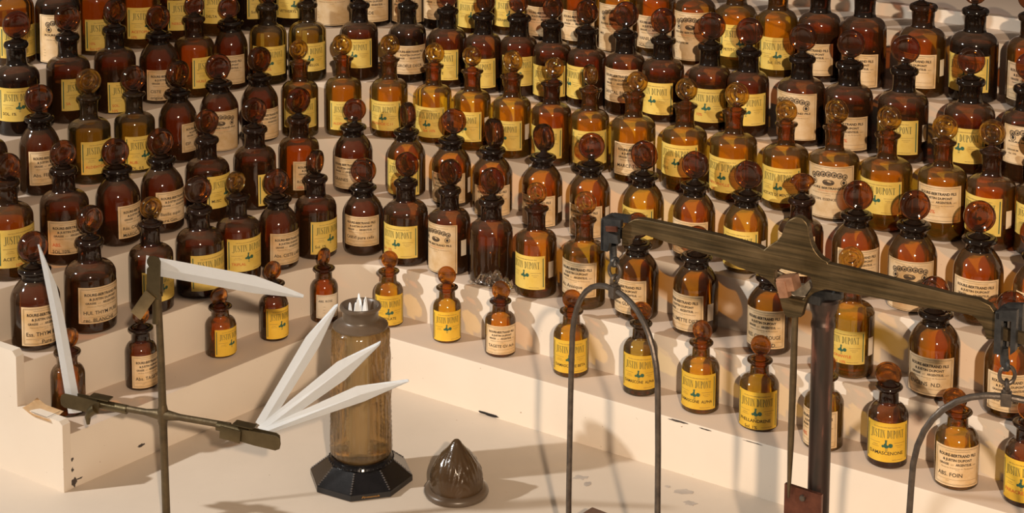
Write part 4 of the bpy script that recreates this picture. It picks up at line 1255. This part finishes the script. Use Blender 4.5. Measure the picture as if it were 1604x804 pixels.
for k in range(46):
    a = 2 * PI * k / 46
    bmk = bmesh.new(); bmesh.ops.create_icosphere(bmk, subdivisions=1, radius=.0016)
    b.bm(bmk, (.0368 * math.cos(a), .0368 * math.sin(a), .0265))
foot = b.build('foot', [M['black_glass'], M['ridge']], vase, True, 25)
# gilt signature on the front-right face of the foot
v, f_, tw = font_mesh('Firmenich', .0, .35)
a0 = ph + 2 * PI * .5 / 8
nrm = Vector((math.cos(a0), math.sin(a0), 0)); tx = Vector((-math.sin(a0), math.cos(a0), 0))
ap = .0600 * math.cos(PI / 8) + .0002
link_mesh('signature', [nrm * ap + tx * ((p[0] - tw / 2) * .0205 / tw) + Vector((0, 0, .0030 + p[1] * .0036)) for p in v], f_, M['gold'], foot, None, False)
# body with leafy, beaded relief
b = MB()
n = 160; prof = []
NZ = 90
v = []; f = []
z0, z1 = .0312, .1835
for i in range(NZ + 1):
    u = i / NZ
    z = z0 + (z1 - z0) * u
    r = .0352 - .0030 * u
    if u < .03: r *= .93 + .07 * (u / .03)
    if u > .965: r *= 1 - .10 * ((u - .965) / .035) ** 2
    for k in range(n):
        a = 2 * PI * k / n
        c8 = (a * 8 / (2 * PI)) % 1
        d = abs(c8 - .5) * 2                      # 0 at a panel's centre, 1 on its border
        leaf = math.cos(u * 2 * PI * 3.5 + d * 5.0)
        rel = .0013 * (1 - d * .6) * abs(math.cos(c8 * PI * 4)) + .0010 * max(0, leaf) * (1 if u > .45 else .35)
        if d > .90 or d < .08: rel = .0013 * abs(math.sin(u * PI * 26))
        if .47 < u < .50: rel += .0005
        rr = r + (rel if .02 < u < .97 else 0)
        v.append((rr * math.cos(a), rr * math.sin(a), z))
for i in range(NZ):
    for k in range(n):
        k2 = (k + 1) % n
        f.append((i * n + k, i * n + k2, (i + 1) * n + k2, (i + 1) * n + k))
f.append(tuple(range(n))[::-1])
b.add(v, f)
b.build('body', M['vase'], vase, True, 80)
b = MB()
SZ = .0068
b.lathe([(r_, z_ + SZ) for r_, z_ in ((.0290, .1755), (.0318, .1766), (.0316, .1785), (.0270, .1815), (.0215, .1835), (.0205, .1860), (.0208, .1950), (.0232, .1975), (.0240, .1995), (.0232, .2015), (.0212, .2020), (.0196, .2005), (.0186, .1950), (.0184, .1820))], 48)
b.build('neck', M['frost'], vase, True, 50)
rs = random.Random(3)
for k in range(13):
    a = 2 * PI * k / 13 * 2.4; rr = .0010 + .0080 * math.sqrt(k / 13)
    x, y = rr * math.cos(a) - .002, rr * math.sin(a)
    h = .176 + .012 * rs.random(); wd = .0046
    lean = rs.uniform(-.02, .02)
    P = [(-wd, 0), (wd, 0), (wd, h * .86), (wd * .25, h - .002), (0, h), (-wd * .25, h - .002), (-wd, h * .86)]
    b = MB()
    b.prism(P, -.0004, .0004, lambda u, z, t: Vector((u + lean * z, t, z)))
    o = b.build('paper_strip', M['strip'], None, False)
    o.location = (VX + x, VY + y, .0318); o.rotation_euler = (0, 0, rs.uniform(-.9, .9))
    tag(o, 'one of the pointed white paper strips packed upright inside the brown glass jar', 'paper strip', 'paper strips standing in the glass jar')
# its pointed lid, set down beside
lid = empty('pointed_glass_lid', (-.0592, 1.992, 0))
lid.scale = (1, 1, 1.14)
tag(lid, 'dark smoked glass pointed dome lid with leaf relief standing beside the jar', 'lid')
b = MB()
b.lathe([(.0300, .0005), (.0335, 0), (.0362, .0015), (.0370, .0042), (.0360, .0068), (.0325, .0080), (.0295, .0082)], 56)
b.build('rim', M['frost'], lid, True, 60)
prof = [(.0300, .0070), (.0304, .0120), (.0300, .0180), (.0288, .0240), (.0262, .0300), (.0225, .0360), (.0180, .0415), (.0132, .0460), (.0095, .0495), (.0068, .0525), (.0048, .0552), (.0026, .0570), (.0001, .0576)]
v = []; f = []
n = 120
fine = []
for i in range(len(prof) - 1):
    for q in range(4):
        u = q / 4
        fine.append((prof[i][0] * (1 - u) + prof[i + 1][0] * u, prof[i][1] * (1 - u) + prof[i + 1][1] * u))
fine.append(prof[-1])
for (r, z) in fine:
    for k in range(n):
        a = 2 * PI * k / n
        c5 = (a * 5 / (2 * PI)) % 1 - .5
        am = max(0, min(1, (z - .008) / .006)) * max(0, min(1, (.048 - z) / .006))
        fan = math.cos(26 * math.atan2(abs(c5) * .035, max(.002, z - .004)))
        rel = am * (.00038 * fan + .0006 * math.exp(-((abs(c5) * .035 - (.012 - (z - .024) ** 2 * 30)) / .0016) ** 2))
        v.append(((r + rel) * math.cos(a), (r + rel) * math.sin(a), z))
for i in range(len(fine) - 1):
    for k in range(n):
        k2 = (k + 1) % n
        f.append((i * n + k, i * n + k2, (i + 1) * n + k2, (i + 1) * n + k))
b = MB(); b.add(v, f)
b.build('dome', M['cone'], lid, True, 80)

# ------------------------------------------------------------------ odds and ends
def sheet(name, cx, cy_, cz, W_, D_, fn, mats, nx=22, ny=16, rz=0, th=.0002, sm=True):
    v = []; f = []
    for i in range(nx + 1):
        for j in range(ny + 1):
            u = i / nx - .5; w_ = j / ny - .5
            v.append((u * W_, w_ * D_, fn(u, w_)))
    for i in range(nx):
        for j in range(ny):
            a = i * (ny + 1) + j
            f.append((a, a + ny + 1, a + ny + 2, a + 1))
    bm = bmesh.new(); vs = [bm.verts.new(q) for q in v]
    for q in f: bm.faces.new([vs[i] for i in q])
    bmesh.ops.solidify(bm, geom=bm.faces[:], thickness=th)
    m = MB(); m.bm(bm)
    o = m.build(name, mats, None, sm, 40)
    o.location = (cx, cy_, cz); o.rotation_euler = (0, 0, rz)
    return o
rq = random.Random(11)
ph_ = [(rq.uniform(6, 26), rq.uniform(-14, 14), rq.uniform(0, 6)) for _ in range(6)]
def crumple(u, w_):
    z = sum(abs(math.sin(a * u + b_ * w_ + c)) for a, b_, c in ph_) / 6
    e = max(0, 1 - (2 * math.hypot(u, w_)) ** 2)
    return .001 + .010 * z + .022 * e * z * (1 + .8 * u)
o = sheet('plastic_wrap', -.022, 2.283, 2 * H, .062, .022, crumple, M['film'], 40, 26, R(-34), sm=False)
tag(o, 'crumpled clear plastic wrap at the foot of the unlabelled brown bottle on second step', 'plastic wrap')
o = sheet('loose_label', -.533, 2.019, H + .0150, .044, .022, lambda u, w_: .0008 + .020 * max(0, -u - .12) ** 1.4 + .004 * (w_ + .5) ** 2, M['cream_paper'], 20, 10, R(-34))
tag(o, 'curled cream paper label lying loose on the step at the far left corner', 'paper label')
b = MB()
for k_, t in ((.42, .0005),):
    for (x0, y0, x1, y1) in ((-.008, -.0105, .018, -.0100), (-.008, .0100, .018, .0105), (.0175, -.0105, .018, .0105)):
        b.box(((x0 + x1) / 2, (y0 + y1) / 2, .0042), (x1 - x0, y1 - y0, .0002))
b.build('printed_frame', M['ink'], o, False)
